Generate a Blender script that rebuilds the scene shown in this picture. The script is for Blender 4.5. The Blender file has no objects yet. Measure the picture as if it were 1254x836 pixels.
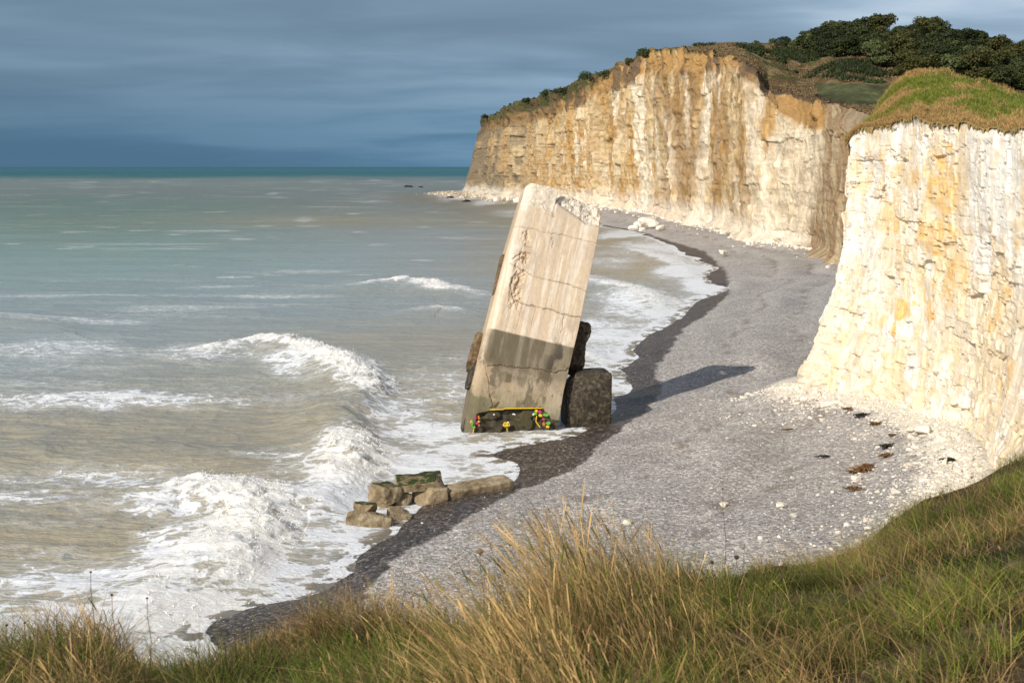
import bpy, math, random
import numpy as np
from mathutils import Vector, Matrix
R = math.radians
C = bpy.context.scene.collection
F, CX, CY, H, TH = 1723.0, 627.0, 418.0, 17.0, R(7.08)
ct, st = math.cos(TH), math.sin(TH)
rng = np.random.default_rng(7); random.seed(7)

# ------------------------------------------------------------------ helpers
def P(px, py, Y):
    """world point seen at photo pixel (px,py) whose world Y is given"""
    px, py, Y = np.asarray(px, float), np.asarray(py, float), np.asarray(Y, float)
    r, u = (px-CX)/F, (CY-py)/F
    dy, dz = ct+u*st, -st+u*ct
    k = Y/dy
    return np.stack([r*k, Y+0*k, H+dz*k], -1)
def G(px, py, z=0.0):
    px, py = np.asarray(px, float), np.asarray(py, float)
    r, u = (px-CX)/F, (CY-py)/F
    dy, dz = ct+u*st, -st+u*ct
    k = (z-H)/dz
    return np.stack([r*k, dy*k, z+0*k], -1)
def proj(x, y, z):
    f = y*ct-(z-H)*st; u = y*st+(z-H)*ct
    f = np.maximum(f, 0.1)
    return CX+F*x/f, CY-F*u/f

def hsh(ix, iy, iz, seed):
    n = (ix.astype(np.int64)*374761393+iy.astype(np.int64)*668265263+iz.astype(np.int64)*2147483647+seed*1274126177) & 0xffffffff
    n = ((n ^ (n >> 13))*1103515245) & 0xffffffff
    n = ((n ^ (n >> 16))*2246822519) & 0xffffffff
    n = n ^ (n >> 15)
    return (n & 0xffffff).astype(np.float32)/float(0xffffff)
def vnoise(x, y, z=None, seed=0):
    x = np.asarray(x, float); y = np.asarray(y, float)
    x, y = np.broadcast_arrays(x, y)
    xi, yi = np.floor(x), np.floor(y); fx, fy = x-xi, y-yi
    fx = fx*fx*fx*(fx*(fx*6-15)+10); fy = fy*fy*fy*(fy*(fy*6-15)+10)
    if z is None:
        zi = np.zeros_like(xi)
        a = hsh(xi, yi, zi, seed); b = hsh(xi+1, yi, zi, seed); c = hsh(xi, yi+1, zi, seed); d = hsh(xi+1, yi+1, zi, seed)
        return (a*(1-fx)+b*fx)*(1-fy)+(c*(1-fx)+d*fx)*fy
    z = np.asarray(z, float); z, _ = np.broadcast_arrays(z, x)
    zi = np.floor(z); fz = z-zi; fz = fz*fz*(3-2*fz)
    o = 0
    for k, w in ((0, 1-fz), (1, fz)):
        a = hsh(xi, yi, zi+k, seed); b = hsh(xi+1, yi, zi+k, seed); c = hsh(xi, yi+1, zi+k, seed); d = hsh(xi+1, yi+1, zi+k, seed)
        o = o+w*((a*(1-fx)+b*fx)*(1-fy)+(c*(1-fx)+d*fx)*fy)
    return o
def fbm(x, y, z=None, oct=4, seed=0, gain=.5):
    """roughly 0..1, mean .5"""
    o = 0; a = 1; t = 0; s = 1.0
    for k in range(oct):
        o = o+a*vnoise(x*s+k*17.3, y*s-k*9.1, None if z is None else z*s+k*3.7, seed+k*31); t += a; a *= gain; s *= 2.03
    return o/t
def ridged(x, y, z=None, oct=4, seed=0):
    o = 0; a = 1; t = 0; s = 1.0
    for k in range(oct):
        n = vnoise(x*s+k*7.3, y*s+k*3.1, None if z is None else z*s, seed+k*13); o = o+a*(1-np.abs(2*n-1)); t += a; a *= .5; s *= 2.1
    return o/t
def cells(x, y, seed):
    """random value per warped, brick-like cell"""
    x = x+.7*(fbm(x*.9, y*.9, oct=3, seed=seed+1)-.5); y = y+.7*(fbm(x*.8+9, y*.9, oct=3, seed=seed+2)-.5)
    r = np.floor(y); x = x+.5*hsh(r, r*0, r*0, seed+5)*2; w = 1+.0*x
    return hsh(np.floor(x*w), r, r*0, seed)
def ss(a, b, x):
    t = np.clip((x-a)/(b-a), 0, 1); return t*t*(3-2*t)
def mix(a, b, t):
    t = np.asarray(t)[..., None]; return np.asarray(a)*(1-t)+np.asarray(b)*t
def lin(*rgb):
    return np.array([((c/255+.055)/1.055)**2.4 if c > 10 else c/3294 for c in rgb])

def mesh(name, co, faces, mat=None, parent=None, smooth=True, attrs=None, colors=None, fmat=None):
    """faces: (n,3) or (n,4) int array"""
    co = np.ascontiguousarray(co, np.float32).reshape(-1, 3); faces = np.ascontiguousarray(faces, np.int32)
    me = bpy.data.meshes.new(name)
    nf, k = faces.shape
    me.vertices.add(len(co)); me.vertices.foreach_set('co', co.ravel())
    me.loops.add(nf*k); me.loops.foreach_set('vertex_index', faces.ravel())
    me.polygons.add(nf); me.polygons.foreach_set('loop_start', np.arange(0, nf*k, k, dtype=np.int32))
    me.polygons.foreach_set('use_smooth', np.full(nf, smooth, bool))
    for key, v in (attrs or {}).items():
        a = me.attributes.new(key, 'FLOAT', 'POINT'); a.data.foreach_set('value', np.ascontiguousarray(v, np.float32).ravel())
    for key, v in (colors or {}).items():
        v = np.asarray(v, np.float32).reshape(-1, 3); v = np.concatenate([v, np.ones((len(v), 1), np.float32)], 1)
        a = me.attributes.new(key, 'FLOAT_COLOR', 'POINT'); a.data.foreach_set('color', np.ascontiguousarray(v).ravel())
    mats = mat if isinstance(mat, (list, tuple)) else [mat]
    for m in mats:
        if m: me.materials.append(m)
    if fmat is not None: me.polygons.foreach_set('material_index', np.ascontiguousarray(fmat, np.int32))
    me.update(calc_edges=True); me.validate()
    o = bpy.data.objects.new(name, me); C.objects.link(o)
    if parent: o.parent = parent
    return o
def gridfaces(nr, nc, flip=False):
    i = np.arange(nr-1)[:, None]*nc+np.arange(nc-1)[None, :]
    q = np.stack([i, i+1, i+nc+1, i+nc], -1).reshape(-1, 4)
    return q[:, ::-1] if flip else q
def tag(o, label=None, cat=None, group=None, kind=None):
    if label: o['label'] = label
    if cat: o['category'] = cat
    if group: o['group'] = group
    if kind: o['kind'] = kind
    return o
def empty(name, loc=(0, 0, 0)):
    o = bpy.data.objects.new(name, None); C.objects.link(o); o.location = loc; return o
def copy_tree(o, parent=None):
    c = o.copy(); C.objects.link(c); c.parent = parent
    for ch in list(o.children): copy_tree(ch, c)
    return c
def tube(pts, rad, n=8):
    pts = np.asarray(pts, float); rad = np.broadcast_to(np.asarray(rad, float), (len(pts),))
    T = np.gradient(pts, axis=0); T /= np.linalg.norm(T, axis=1)[:, None]+1e-9
    ref = np.array([0.13, .2, 1.]) if abs(T[0][2]) < .8 else np.array([1., .1, 0])
    A = np.cross(T, ref); A /= np.linalg.norm(A, axis=1)[:, None]; B = np.cross(T, A)
    a = np.linspace(0, 2*np.pi, n, endpoint=False)
    co = pts[:, None]+rad[:, None, None]*(np.cos(a)[None, :, None]*A[:, None]+np.sin(a)[None, :, None]*B[:, None])
    f = []
    for r in range(len(pts)-1):
        for k in range(n): f.append((r*n+k, r*n+(k+1) % n, (r+1)*n+(k+1) % n, (r+1)*n+k))
    co = co.reshape(-1, 3); m = len(co)
    co = np.vstack([co, pts[:1], pts[-1:]])
    for k in range(n):
        f.append((m, (k+1) % n, k, m)); f.append((m+1, m-n+k, m-n+(k+1) % n, m+1))
    return co, np.array(f)
class MB:
    def __init__(s): s.co = []; s.f = []; s.n = 0
    def add(s, co, f):
        co = np.asarray(co, float).reshape(-1, 3); f = np.asarray(f)
        if f.shape[1] == 3: f = np.concatenate([f, f[:, 2:]], 1)
        s.co.append(co); s.f.append(f+s.n); s.n += len(co)
    def get(s):
        return np.concatenate(s.co), np.concatenate(s.f)
def fix_tris(f):
    return f
# mesh() with degenerate quads: convert to tris
def mesh_mb(name, mb, mat, parent=None, smooth=True, **kw):
    co, f = mb.get()
    t = np.concatenate([f[:, [0, 1, 2]], f[:, [0, 2, 3]]]); ok = (t[:, 0] != t[:, 1]) & (t[:, 1] != t[:, 2]) & (t[:, 0] != t[:, 2])
    return mesh(name, co, t[ok], mat, parent, smooth, **kw)

# ------------------------------------------------------------------ materials
class NT:
    def __init__(s, name):
        s.m = bpy.data.materials.new(name); s.m.use_nodes = True; s.t = s.m.node_tree; s.t.nodes.clear()
        s.out = s.n('ShaderNodeOutputMaterial'); s.b = s.n('ShaderNodeBsdfPrincipled'); s.l(s.b.outputs[0], s.out.inputs[0])
    def n(s, t, **kw):
        x = s.t.nodes.new(t)
        for k, v in kw.items(): setattr(x, k, v)
        return x
    def l(s, a, b): s.t.links.new(a, b)
    def val(s, sock, v):
        if isinstance(v, bpy.types.NodeSocket): s.l(v, sock)
        elif v is not None: sock.default_value = v
    def attr(s, name, col=False):
        a = s.n('ShaderNodeAttribute', attribute_name=name); return a.outputs['Color' if col else 'Fac']
    def pos(s, scale=(1, 1, 1), obj=False):
        g = s.n('ShaderNodeTexCoord').outputs['Object'] if obj else s.n('ShaderNodeNewGeometry').outputs['Position']
        m = s.n('ShaderNodeMapping'); m.inputs['Scale'].default_value = scale; s.l(g, m.inputs['Vector']); return m.outputs[0]
    def noise(s, vec, scale, detail=4, rough=.55, dist=0, col=False):
        x = s.n('ShaderNodeTexNoise'); s.l(vec, x.inputs['Vector']); x.inputs['Scale'].default_value = scale
        x.inputs['Detail'].default_value = detail; x.inputs['Roughness'].default_value = rough; x.inputs['Distortion'].default_value = dist
        return x.outputs['Color' if col else 'Fac']
    def vor(s, vec, scale, feature='F1', out='Distance', rnd=1):
        x = s.n('ShaderNodeTexVoronoi', feature=feature); s.l(vec, x.inputs['Vector']); x.inputs['Scale'].default_value = scale
        x.inputs['Randomness'].default_value = rnd
        return x.outputs[out]
    def math(s, op, a, b=None, c=None, clamp=False):
        x = s.n('ShaderNodeMath', operation=op); x.use_clamp = clamp
        s.val(x.inputs[0], a); s.val(x.inputs[1], b)
        if c is not None: s.val(x.inputs[2], c)
        return x.outputs[0]
    def rng(s, v, a, b, c=0, d=1, smooth=True):
        x = s.n('ShaderNodeMapRange', interpolation_type='SMOOTHSTEP' if smooth else 'LINEAR'); s.val(x.inputs[0], v)
        for i, q in enumerate((a, b, c, d)): s.val(x.inputs[i+1], q)
        return x.outputs[0]
    def mix(s, f, a, b, blend='MIX'):
        x = s.n('ShaderNodeMix', data_type='RGBA', blend_type=blend); s.val(x.inputs[0], f)
        for i, q in ((6, a), (7, b)):
            if not isinstance(q, bpy.types.NodeSocket): q = tuple(q)[:3]+(1,)
            s.val(x.inputs[i], q)
        return x.outputs[2]
    def ramp(s, v, stops):
        x = s.n('ShaderNodeValToRGB'); s.l(v, x.inputs[0]); e = x.color_ramp.elements
        while len(e) < len(stops): e.new(.5)
        for el, (p, c) in zip(e, stops): el.position = p; el.color = tuple(c)[:3]+(1,)
        return x.outputs[0]
    def bump(s, h, strength, dist, prev=None):
        x = s.n('ShaderNodeBump'); x.inputs['Strength'].default_value = strength; x.inputs['Distance'].default_value = dist
        s.l(h, x.inputs['Height'])
        if prev: s.l(prev, x.inputs['Normal'])
        return x.outputs[0]
    def done(s, col, rough=.8, normal=None, spec=None):
        s.val(s.b.inputs['Base Color'], col if isinstance(col, bpy.types.NodeSocket) else tuple(col)[:3]+(1,))
        s.val(s.b.inputs['Roughness'], rough)
        if normal: s.l(normal, s.b.inputs['Normal'])
        if spec is not None: s.val(s.b.inputs['Specular IOR Level'], spec)
        return s.m

def m_sea():
    m = NT('sea_water'); p = m.pos()
    foam, col, crest, far = m.attr('foam'), m.attr('water_col', True), m.attr('crest'), m.attr('far')
    ps = m.pos((.75, 1, 1))
    warp = m.n('ShaderNodeVectorMath', operation='ADD'); m.l(ps, warp.inputs[0]); wv = m.n('ShaderNodeVectorMath', operation='SCALE'); m.l(m.noise(ps, .5, 4, .6, 0, True), wv.inputs[0]); wv.inputs[3].default_value = 1.6; m.l(wv.outputs[0], warp.inputs[1]); pw = warp.outputs[0]
    n1 = m.noise(pw, .42, 10, .68, .6); n2 = m.noise(pw, 2.0, 7, .72, .5); big = m.noise(m.pos((.4, 1, 1)), .10, 4, .6, .5)
    v = m.vor(pw, .9, 'DISTANCE_TO_EDGE'); lace = m.rng(v, 0, .22, 1, 0); v2 = m.vor(pw, 2.6, 'DISTANCE_TO_EDGE'); lace2 = m.rng(v2, 0, .25, 1, 0)
    rdg = m.rng(m.math('ABSOLUTE', m.math('SUBTRACT', n1, .5)), 0, .12, 1, 0)
    pat = m.math('ADD', m.math('MULTIPLY', n1, .34), m.math('MULTIPLY', n2, .34))
    pat = m.math('ADD', pat, m.math('MULTIPLY', lace, .12)); pat = m.math('ADD', pat, m.math('MULTIPLY', lace2, .07)); pat = m.math('ADD', pat, m.math('MULTIPLY', rdg, .10))
    pat = m.math('ADD', pat, m.math('MULTIPLY', m.math('SUBTRACT', big, .5), .30))
    th = m.math('SUBTRACT', .84, m.math('MULTIPLY', foam, .66))
    msk = m.rng(pat, m.math('SUBTRACT', th, .035), m.math('ADD', th, .09))
    msk = m.math('MULTIPLY', msk, m.rng(foam, .0, .12), clamp=True)
    thin = m.rng(pat, m.math('SUBTRACT', th, .26), m.math('ADD', th, .02), 0, .26)
    thin = m.math('MULTIPLY', thin, m.rng(foam, .05, .4))
    msk = m.math('MAXIMUM', msk, thin)
    var = m.noise(m.pos((.35, 1, 1)), .12, 6, .65)
    wc = m.mix(m.rng(var, .35, .65, 0, .45), col, m.mix(.5, col, lin(150, 143, 122)))
    rp = m.noise(m.pos((.35, 1.3, 1)), 1.1, 6, .7, .3); rp2 = m.noise(m.pos((.5, 1.2, 1)), .16, 6, .75, .3)
    dark = m.noise(pw, 3.0, 8, .75)
    fc = m.mix(crest, (.80, .82, .84), (.88, .85, .78))
    fc = m.mix(m.rng(dark, .36, .56, .50, 0), fc, m.mix(.35, fc, lin(150, 142, 118)))
    c = m.mix(msk, wc, fc)
    r = m.mix(msk, m.mix(far, (.22,)*3, (.5,)*3), (.8,)*3)
    h = m.math('ADD', m.math('MULTIPLY', rp, 1.0), m.math('MULTIPLY', m.noise(m.pos((.6, 1.2, 1)), 4.2, 5, .65), .22))
    b = m.bump(h, .5, .2)
    b = m.bump(rp2, .5, 1.0, b)
    b = m.bump(m.math('MULTIPLY', m.noise(m.pos((.4, 1.2, 1)), .05, 9, .8, .3), far), 1, 9, b)
    fh = m.math('MULTIPLY', m.math('ADD', m.noise(pw, 3.2, 8, .75), m.math('MULTIPLY', lace2, .12)), msk)
    b = m.bump(fh, .7, .16, b)
    o = m.done(c, r, b)
    sp = m.mix(far, (.5,)*3, (.14,)*3); sp = m.mix(msk, sp, (.1,)*3); m.l(sp, m.b.inputs['Specular IOR Level'])
    m.b.inputs['Subsurface Radius'].default_value = (1, .95, .85); m.b.inputs['Subsurface Scale'].default_value = .5
    m.l(m.math('MULTIPLY', msk, .7), m.b.inputs['Subsurface Weight'])
    return o
def m_shingle():
    m = NT('shingle'); p = m.pos(); wet, chalk = m.attr('wet'), m.attr('chalk')
    vc = m.vor(p, 6.5, 'F1', 'Color'); vd = m.vor(p, 6.5)
    vc2 = m.vor(p, 18, 'F1', 'Color')
    sep = m.n('ShaderNodeSeparateColor'); m.l(vc, sep.inputs[0]); sep2 = m.n('ShaderNodeSeparateColor'); m.l(vc2, sep2.inputs[0])
    v = m.math('ADD', m.math('MULTIPLY', sep.outputs[0], .68), m.math('MULTIPLY', sep2.outputs[0], .32))
    base = m.ramp(v, [(.10, (.17, .165, .17)), (.32, (.27, .263, .262)), (.55, (.37, .36, .355)), (.75, (.48, .465, .455)), (.94, (.78, .75, .71))])
    base = m.mix(1, base, (1.14, 1.08, 1.0), 'MULTIPLY'); big = m.noise(p, .13, 5, .6); base = m.mix(m.rng(big, .3, .7, .30, 0), base, (.20, .195, .20))
    tan = m.noise(p, .35, 5, .65); base = m.mix(m.rng(tan, .52, .7, 0, .30), base, (.27, .215, .165))
    base = m.mix(1, base, m.rng(m.attr('band'), 0, 1, .84, 1.08, False), 'MULTIPLY'); base = m.mix(m.math('MULTIPLY', m.attr('wrack'), .5), base, (.12, .085, .055))
    # wet shingle
    wb = m.ramp(v, [(.1, (.018, .014, .012)), (.5, (.052, .040, .033)), (.8, (.13, .10, .08)), (.97, (.42, .37, .33))])
    we = m.math('ADD', wet, m.math('MULTIPLY', m.math('SUBTRACT', m.noise(p, .6, 6, .7), .5), .9))
    wm = m.rng(we, .38, .62)
    c = m.mix(wm, base, wb)
    cn = m.math('ADD', m.noise(p, .5, 6, .65, .5), m.math('MULTIPLY', m.math('SUBTRACT', sep.outputs[1], .5), .28))
    cm = m.rng(m.math('ADD', cn, chalk), .95, 1.12)
    cc = m.ramp(m.noise(p, 3, 5, .6), [(.3, (.55, .47, .36)), (.55, (.72, .67, .57))])
    c = m.mix(cm, c, cc)
    ro = m.rng(wm, 0, 1, .85, .42)
    h = m.math('ADD', m.math('MULTIPLY', vd, -1), m.math('MULTIPLY', m.vor(p, 18), -.4))
    b = m.bump(h, .7, .06); b = m.bump(m.noise(p, 1.2, 4, .6), .5, .12, b)
    return m.done(c, ro, b, .35)
def m_cliff(name, sc=1.0, obj=False, rough=.9, bs=.6, amt=.3, spec=.2):
    m = NT(name); p = m.pos((1, 1, .55), obj); col = m.attr('albedo', True)
    n = m.noise(p, 1.6*sc, 8, .68, .4); n2 = m.noise(p, .35*sc, 5, .6)
    f = m.math('ADD', m.rng(n, .3, .7, 1-amt, 1+amt*.45, False), m.rng(n2, .3, .7, -amt*.3, amt*.25, False))
    c = m.mix(1, col, m.cc(f) if False else f, 'MULTIPLY')
    cr = m.vor(m.pos((1, 1, 1.6), obj), .9*sc, 'DISTANCE_TO_EDGE')
    h = m.math('ADD', n, m.rng(cr, 0, .05, -.25, 0))
    b = m.bump(h, bs, .35/sc)
    return m.done(c, rough, b, spec)
def m_land(name='turf'):
    m = NT(name); p = m.pos(); col = m.attr('albedo', True)
    n = m.noise(p, .8, 8, .7); f = m.rng(n, .3, .7, .6, 1.3, False)
    c = m.mix(1, col, f, 'MULTIPLY'); b = m.bump(m.noise(p, 1.5, 8, .7), .9, .5)
    return m.done(c, .95, b, .1)
def m_grass(name):
    m = NT(name); col = m.attr('albedo', True)
    m.done(col, .6, None, .25)
    tr = m.n('ShaderNodeBsdfTranslucent'); m.l(col, tr.inputs[0]); mx = m.n('ShaderNodeMixShader'); mx.inputs[0].default_value = .25
    m.l(m.b.outputs[0], mx.inputs[1]); m.l(tr.outputs[0], mx.inputs[2]); m.l(mx.outputs[0], m.out.inputs[0])
    return m.m
def m_rock(name, c1, c2, c3, sc=2.0, moss=None, rough=.85, bs=.7):
    m = NT(name); p = m.pos((1, 1, 1), True)
    n = m.noise(p, sc, 8, .68, .4)
    c = m.ramp(n, [(.32, c1), (.5, c2), (.68, c3)])
    fine = m.noise(p, sc*6, 5, .7); c = m.mix(m.rng(fine, .55, .7, 0, .5), c, tuple(x*.35 for x in c1))
    if moss:
        g = m.n('ShaderNodeNewGeometry'); s = m.n('ShaderNodeSeparateXYZ'); m.l(g.outputs['Normal'], s.inputs[0])
        f = m.math('ADD', s.outputs[2], m.math('MULTIPLY', m.math('SUBTRACT', n, .5), 1.4))
        c = m.mix(m.rng(f, moss, moss+.15), c, m.ramp(fine, [(.3, (.012, .022, .005)), (.7, (.045, .07, .014))]))
    b = m.bump(m.math('ADD', n, m.math('MULTIPLY', fine, .3)), bs, .15)
    return m.done(c, rough, b, .25)
def m_plain(name, c, rough=.6):
    m = NT(name); n = m.noise(m.pos((1, 1, 1), True), 9, 5, .6)
    return m.done(m.mix(1, c, m.rng(n, .3, .7, .7, 1.15, False), 'MULTIPLY'), rough, None, .3)

# ------------------------------------------------------------------ world, sun, camera
sc = bpy.context.scene
sund = Vector((.65, .75, 0)).normalized()*math.cos(R(32)); sund.z = -math.sin(R(32))
w = bpy.data.worlds.new('World'); sc.world = w; w.use_nodes = True; t = w.node_tree; t.nodes.clear()
def WN(k, **kw):
    x = t.nodes.new(k)
    for a, b in kw.items(): setattr(x, a, b)
    return x
out = WN('ShaderNodeOutputWorld'); bg = WN('ShaderNodeBackground'); bg.inputs[1].default_value = .1; t.links.new(bg.outputs[0], out.inputs[0])
sky = WN('ShaderNodeTexSky', sky_type='NISHITA'); sky.sun_disc = False; sky.sun_elevation = R(32); sky.sun_rotation = math.atan2(-sund.x, -sund.y)
tc = WN('ShaderNodeTexCoord'); sep = WN('ShaderNodeSeparateXYZ'); t.links.new(tc.outputs['Generated'], sep.inputs[0])
def wm(op, a, b=None, c=None, clamp=False):
    x = WN('ShaderNodeMath', operation=op); x.use_clamp = clamp
    for i, q in enumerate((a, b, c)):
        if q is None: continue
        if isinstance(q, bpy.types.NodeSocket): t.links.new(q, x.inputs[i])
        else: x.inputs[i].default_value = q
    return x.outputs[0]
def wr(v, a, b, c=0, d=1):
    x = WN('ShaderNodeMapRange', interpolation_type='SMOOTHSTEP'); t.links.new(v, x.inputs[0])
    for i, q in enumerate((a, b, c, d)): x.inputs[i+1].default_value = q
    return x.outputs[0]
def wmix(f, a, b):
    x = WN('ShaderNodeMix', data_type='RGBA')
    for i, q in ((0, f), (6, a), (7, b)):
        if isinstance(q, bpy.types.NodeSocket): t.links.new(q, x.inputs[i])
        else: x.inputs[i].default_value = q if i == 0 else tuple(q)[:3]+(1,)
    return x.outputs[2]
zz = wm('MAXIMUM', sep.outputs[2], 0.0); den = wm('ADD', zz, .13)
cmb = WN('ShaderNodeCombineXYZ'); t.links.new(wm('DIVIDE', sep.outputs[0], den), cmb.inputs[0]); t.links.new(wm('DIVIDE', sep.outputs[1], den), cmb.inputs[1])
def wnoise(vs, sc_, det, rough, dist=0):
    mp = WN('ShaderNodeMapping'); mp.inputs['Scale'].default_value = vs; mp.inputs['Location'].default_value = (3.1, 1.7, .4); t.links.new(cmb.outputs[0], mp.inputs[0])
    x = WN('ShaderNodeTexNoise'); t.links.new(mp.outputs[0], x.inputs['Vector']); x.inputs['Scale'].default_value = sc_
    x.inputs['Detail'].default_value = det; x.inputs['Roughness'].default_value = rough; x.inputs['Distortion'].default_value = dist
    return x.outputs[0]
n1 = wnoise((.55, .8, 1), .8, 4, .45, .6); n2 = wnoise((.45, .9, 1), 2.6, 5, .5, .5)
el = sep.outputs[2]
g1 = wr(el, .0, .10)
azx = wr(sep.outputs[0], -.35, .35)
low = wmix(azx, lin(80, 114, 140), lin(102, 148, 180))
high = wmix(azx, lin(118, 144, 165), lin(158, 182, 204))
base = wmix(g1, low, high)
cl = wm('ADD', wm('MULTIPLY', n1, .76), wm('MULTIPLY', n2, .24))
darkc = wmix(g1, lin(74, 106, 130), lin(88, 112, 132)); litc = wmix(azx, lin(138, 164, 184), lin(196, 210, 224))
base = wmix(wr(cl, .36, .60, .65, 0), base, darkc)
base = wmix(wm('MULTIPLY', wr(cl, .48, .62), wm('MULTIPLY', wr(el, .02, .12, .2, .8), wr(sep.outputs[0], -.3, .25, .55, 1))), base, litc)
sc10 = WN('ShaderNodeVectorMath', operation='SCALE'); t.links.new(base, sc10.inputs[0]); sc10.inputs[3].default_value = 10
front = wm('MULTIPLY', wr(sep.outputs[1], -.25, .25), wr(el, .35, .75, 1, 0))
# behind and overhead: clear sky with broken cloud
back = wmix(wr(cl, .48, .62, 0, .55), sky.outputs[0], (6, 6.2, 6.6))
t.links.new(wmix(front, back, sc10.outputs[0]), bg.inputs[0])

sl = bpy.data.lights.new('sun', 'SUN'); sl.energy = 4.2; sl.angle = R(.5); sl.color = (1, .93, .82)
so = bpy.data.objects.new('sun', sl); C.objects.link(so); so.rotation_euler = sund.to_track_quat('-Z', 'Y').to_euler(); so.location = (-40, -40, 60)
cam = bpy.data.cameras.new('camera'); co_ = bpy.data.objects.new('camera', cam); C.objects.link(co_); sc.camera = co_
cam.sensor_width = 36; cam.lens = 36*F/1254; cam.clip_start = .1; cam.clip_end = 60000
co_.location = (0, 0, H); co_.rotation_euler = (R(90)-TH, 0, 0)
cam.dof.use_dof = True; cam.dof.focus_distance = 100; cam.dof.aperture_fstop = 8
sc.view_settings.view_transform = 'Standard'; sc.view_settings.look = 'None'; sc.view_settings.gamma = 1; sc.view_settings.exposure = .12
sc.cycles.max_bounces = 6; sc.cycles.use_denoising = True

# ------------------------------------------------------------------ plan geometry
shore_px = [(-300, 1100), (90, 880), (235, 776), (275, 753), (312, 739), (368, 729), (418, 706), (436, 682), (452, 668), (485, 651), (505, 628), (548, 603), (612, 592), (640, 578), (632, 566), (600, 556), (640, 546), (705, 532), (735, 515), (752, 500), (749, 488), (775, 475),
            (760, 452), (781, 437), (775, 428), (795, 411), (827, 391), (852, 366), (893, 353), (867, 345), (880, 326), (841, 313), (818, 299), (775, 283), (737, 276), (700, 263), (660, 253), (636, 250), (610, 247), (580, 244), (552, 241), (530, 237.6)]
wet_px = [(-250, 1100), (160, 880), (340, 800), (425, 752), (452, 722), (474, 690), (505, 665), (548, 647), (578, 631), (640, 597), (700, 575), (740, 545), (775, 515), (800, 495), (815, 470), (806, 448), (829, 422), (841, 400), (881, 374), (897, 356), (895, 343), (890, 328),
          (872, 312), (852, 303), (818, 292), (780, 280), (743, 274), (705, 261), (662, 252), (636, 249)]
shore = G([a for a, b in shore_px], [b for a, b in shore_px], .05)[:, :2]
shore = np.vstack([[-60, 15], shore[1:], [-58, 905], [-30, 960], [60, 1100], [500, 1400]])
wetl = G([a for a, b in wet_px], [b for a, b in wet_px], .6)[:, :2]
def subdiv(pl, n=4):
    """Catmull-Rom smoothing"""
    p = np.vstack([2*pl[0]-pl[1], pl, 2*pl[-1]-pl[-2]]); o = []
    for i in range(1, len(p)-2):
        for t_ in np.linspace(0, 1, n, endpoint=False):
            a, b, c, d = p[i-1], p[i], p[i+1], p[i+2]
            o.append(.5*((2*b)+(c-a)*t_+(2*a-5*b+4*c-d)*t_**2+(3*b-a-3*c+d)*t_**3))
    o.append(p[-2]); return np.array(o)
def pldist(x, y, pl, vals=None):
    """distance to polyline, signed: + on the right-hand side; and interpolated values"""
    best = np.full(x.shape, 1e18); sg = np.zeros(x.shape); out = None if vals is None else np.zeros(x.shape+(vals.shape[1],))
    for i in range(len(pl)-1):
        a, b = pl[i], pl[i+1]; d = b-a; L = d@d+1e-12
        t_ = np.clip(((x-a[0])*d[0]+(y-a[1])*d[1])/L, 0, 1)
        ex, ey = x-a[0]-t_*d[0], y-a[1]-t_*d[1]; q = ex*ex+ey*ey
        m = q < best
        best = np.where(m, q, best); sg = np.where(m, np.sign(ex*d[1]-ey*d[0]), sg)
        if out is not None: out = np.where(m[..., None], vals[i]*(1-t_[..., None])+vals[i+1]*t_[..., None], out)
    r = np.sqrt(best)
    return (r, sg) if out is None else (r, sg, out)
def inpoly(x, y, poly):
    c = np.zeros(x.shape, bool); n = len(poly)
    for i in range(n):
        x1, y1 = poly[i]; x2, y2 = poly[(i+1) % n]
        if y1 == y2: continue
        c ^= ((y1 > y) != (y2 > y)) & (x < (x2-x1)*(y-y1)/(y2-y1)+x1)
    return c
shoreS = subdiv(shore, 3)
landpoly = np.vstack([shoreS, [500, 1400], [500, -50], [-60, -50]])
def sdist(x, y):
    r, _ = pldist(x, y, shoreS); r = np.where(inpoly(x, y, landpoly), r, -r); a = np.clip(y/90, .6, 2.2)
    return r+(2.0*(fbm(x/(4*a), y/(4*a), oct=4, seed=55, gain=.6)-.5)*a)*ss(8, 0, np.abs(r))
def beach_z(sd, x, y):
    z = np.where(sd < 0, sd*.13, 0)
    z = z+np.where(sd > 0, 2.3*(1-np.exp(-np.maximum(sd, 0)/14))+np.clip(sd, 0, 60)*.006, 0)
    z = np.maximum(z, -6)
    near = np.exp(-np.maximum(y-60, 0)/500)
    z = z+(fbm(x/3.1, y/3.1, oct=3, seed=5)-.5)*.22*ss(-3, 3, sd)*near+(fbm(x/14, y/14, oct=2, seed=6)-.5)*.5*ss(2, 12, sd)
    # storm berm ridges running along the shore
    z = z+.10*np.sin(sd*1.1+3*fbm(x/20, y/20, oct=2, seed=9))*ss(5, 9, sd)*(1-ss(16, 26, sd))
    return z

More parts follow.
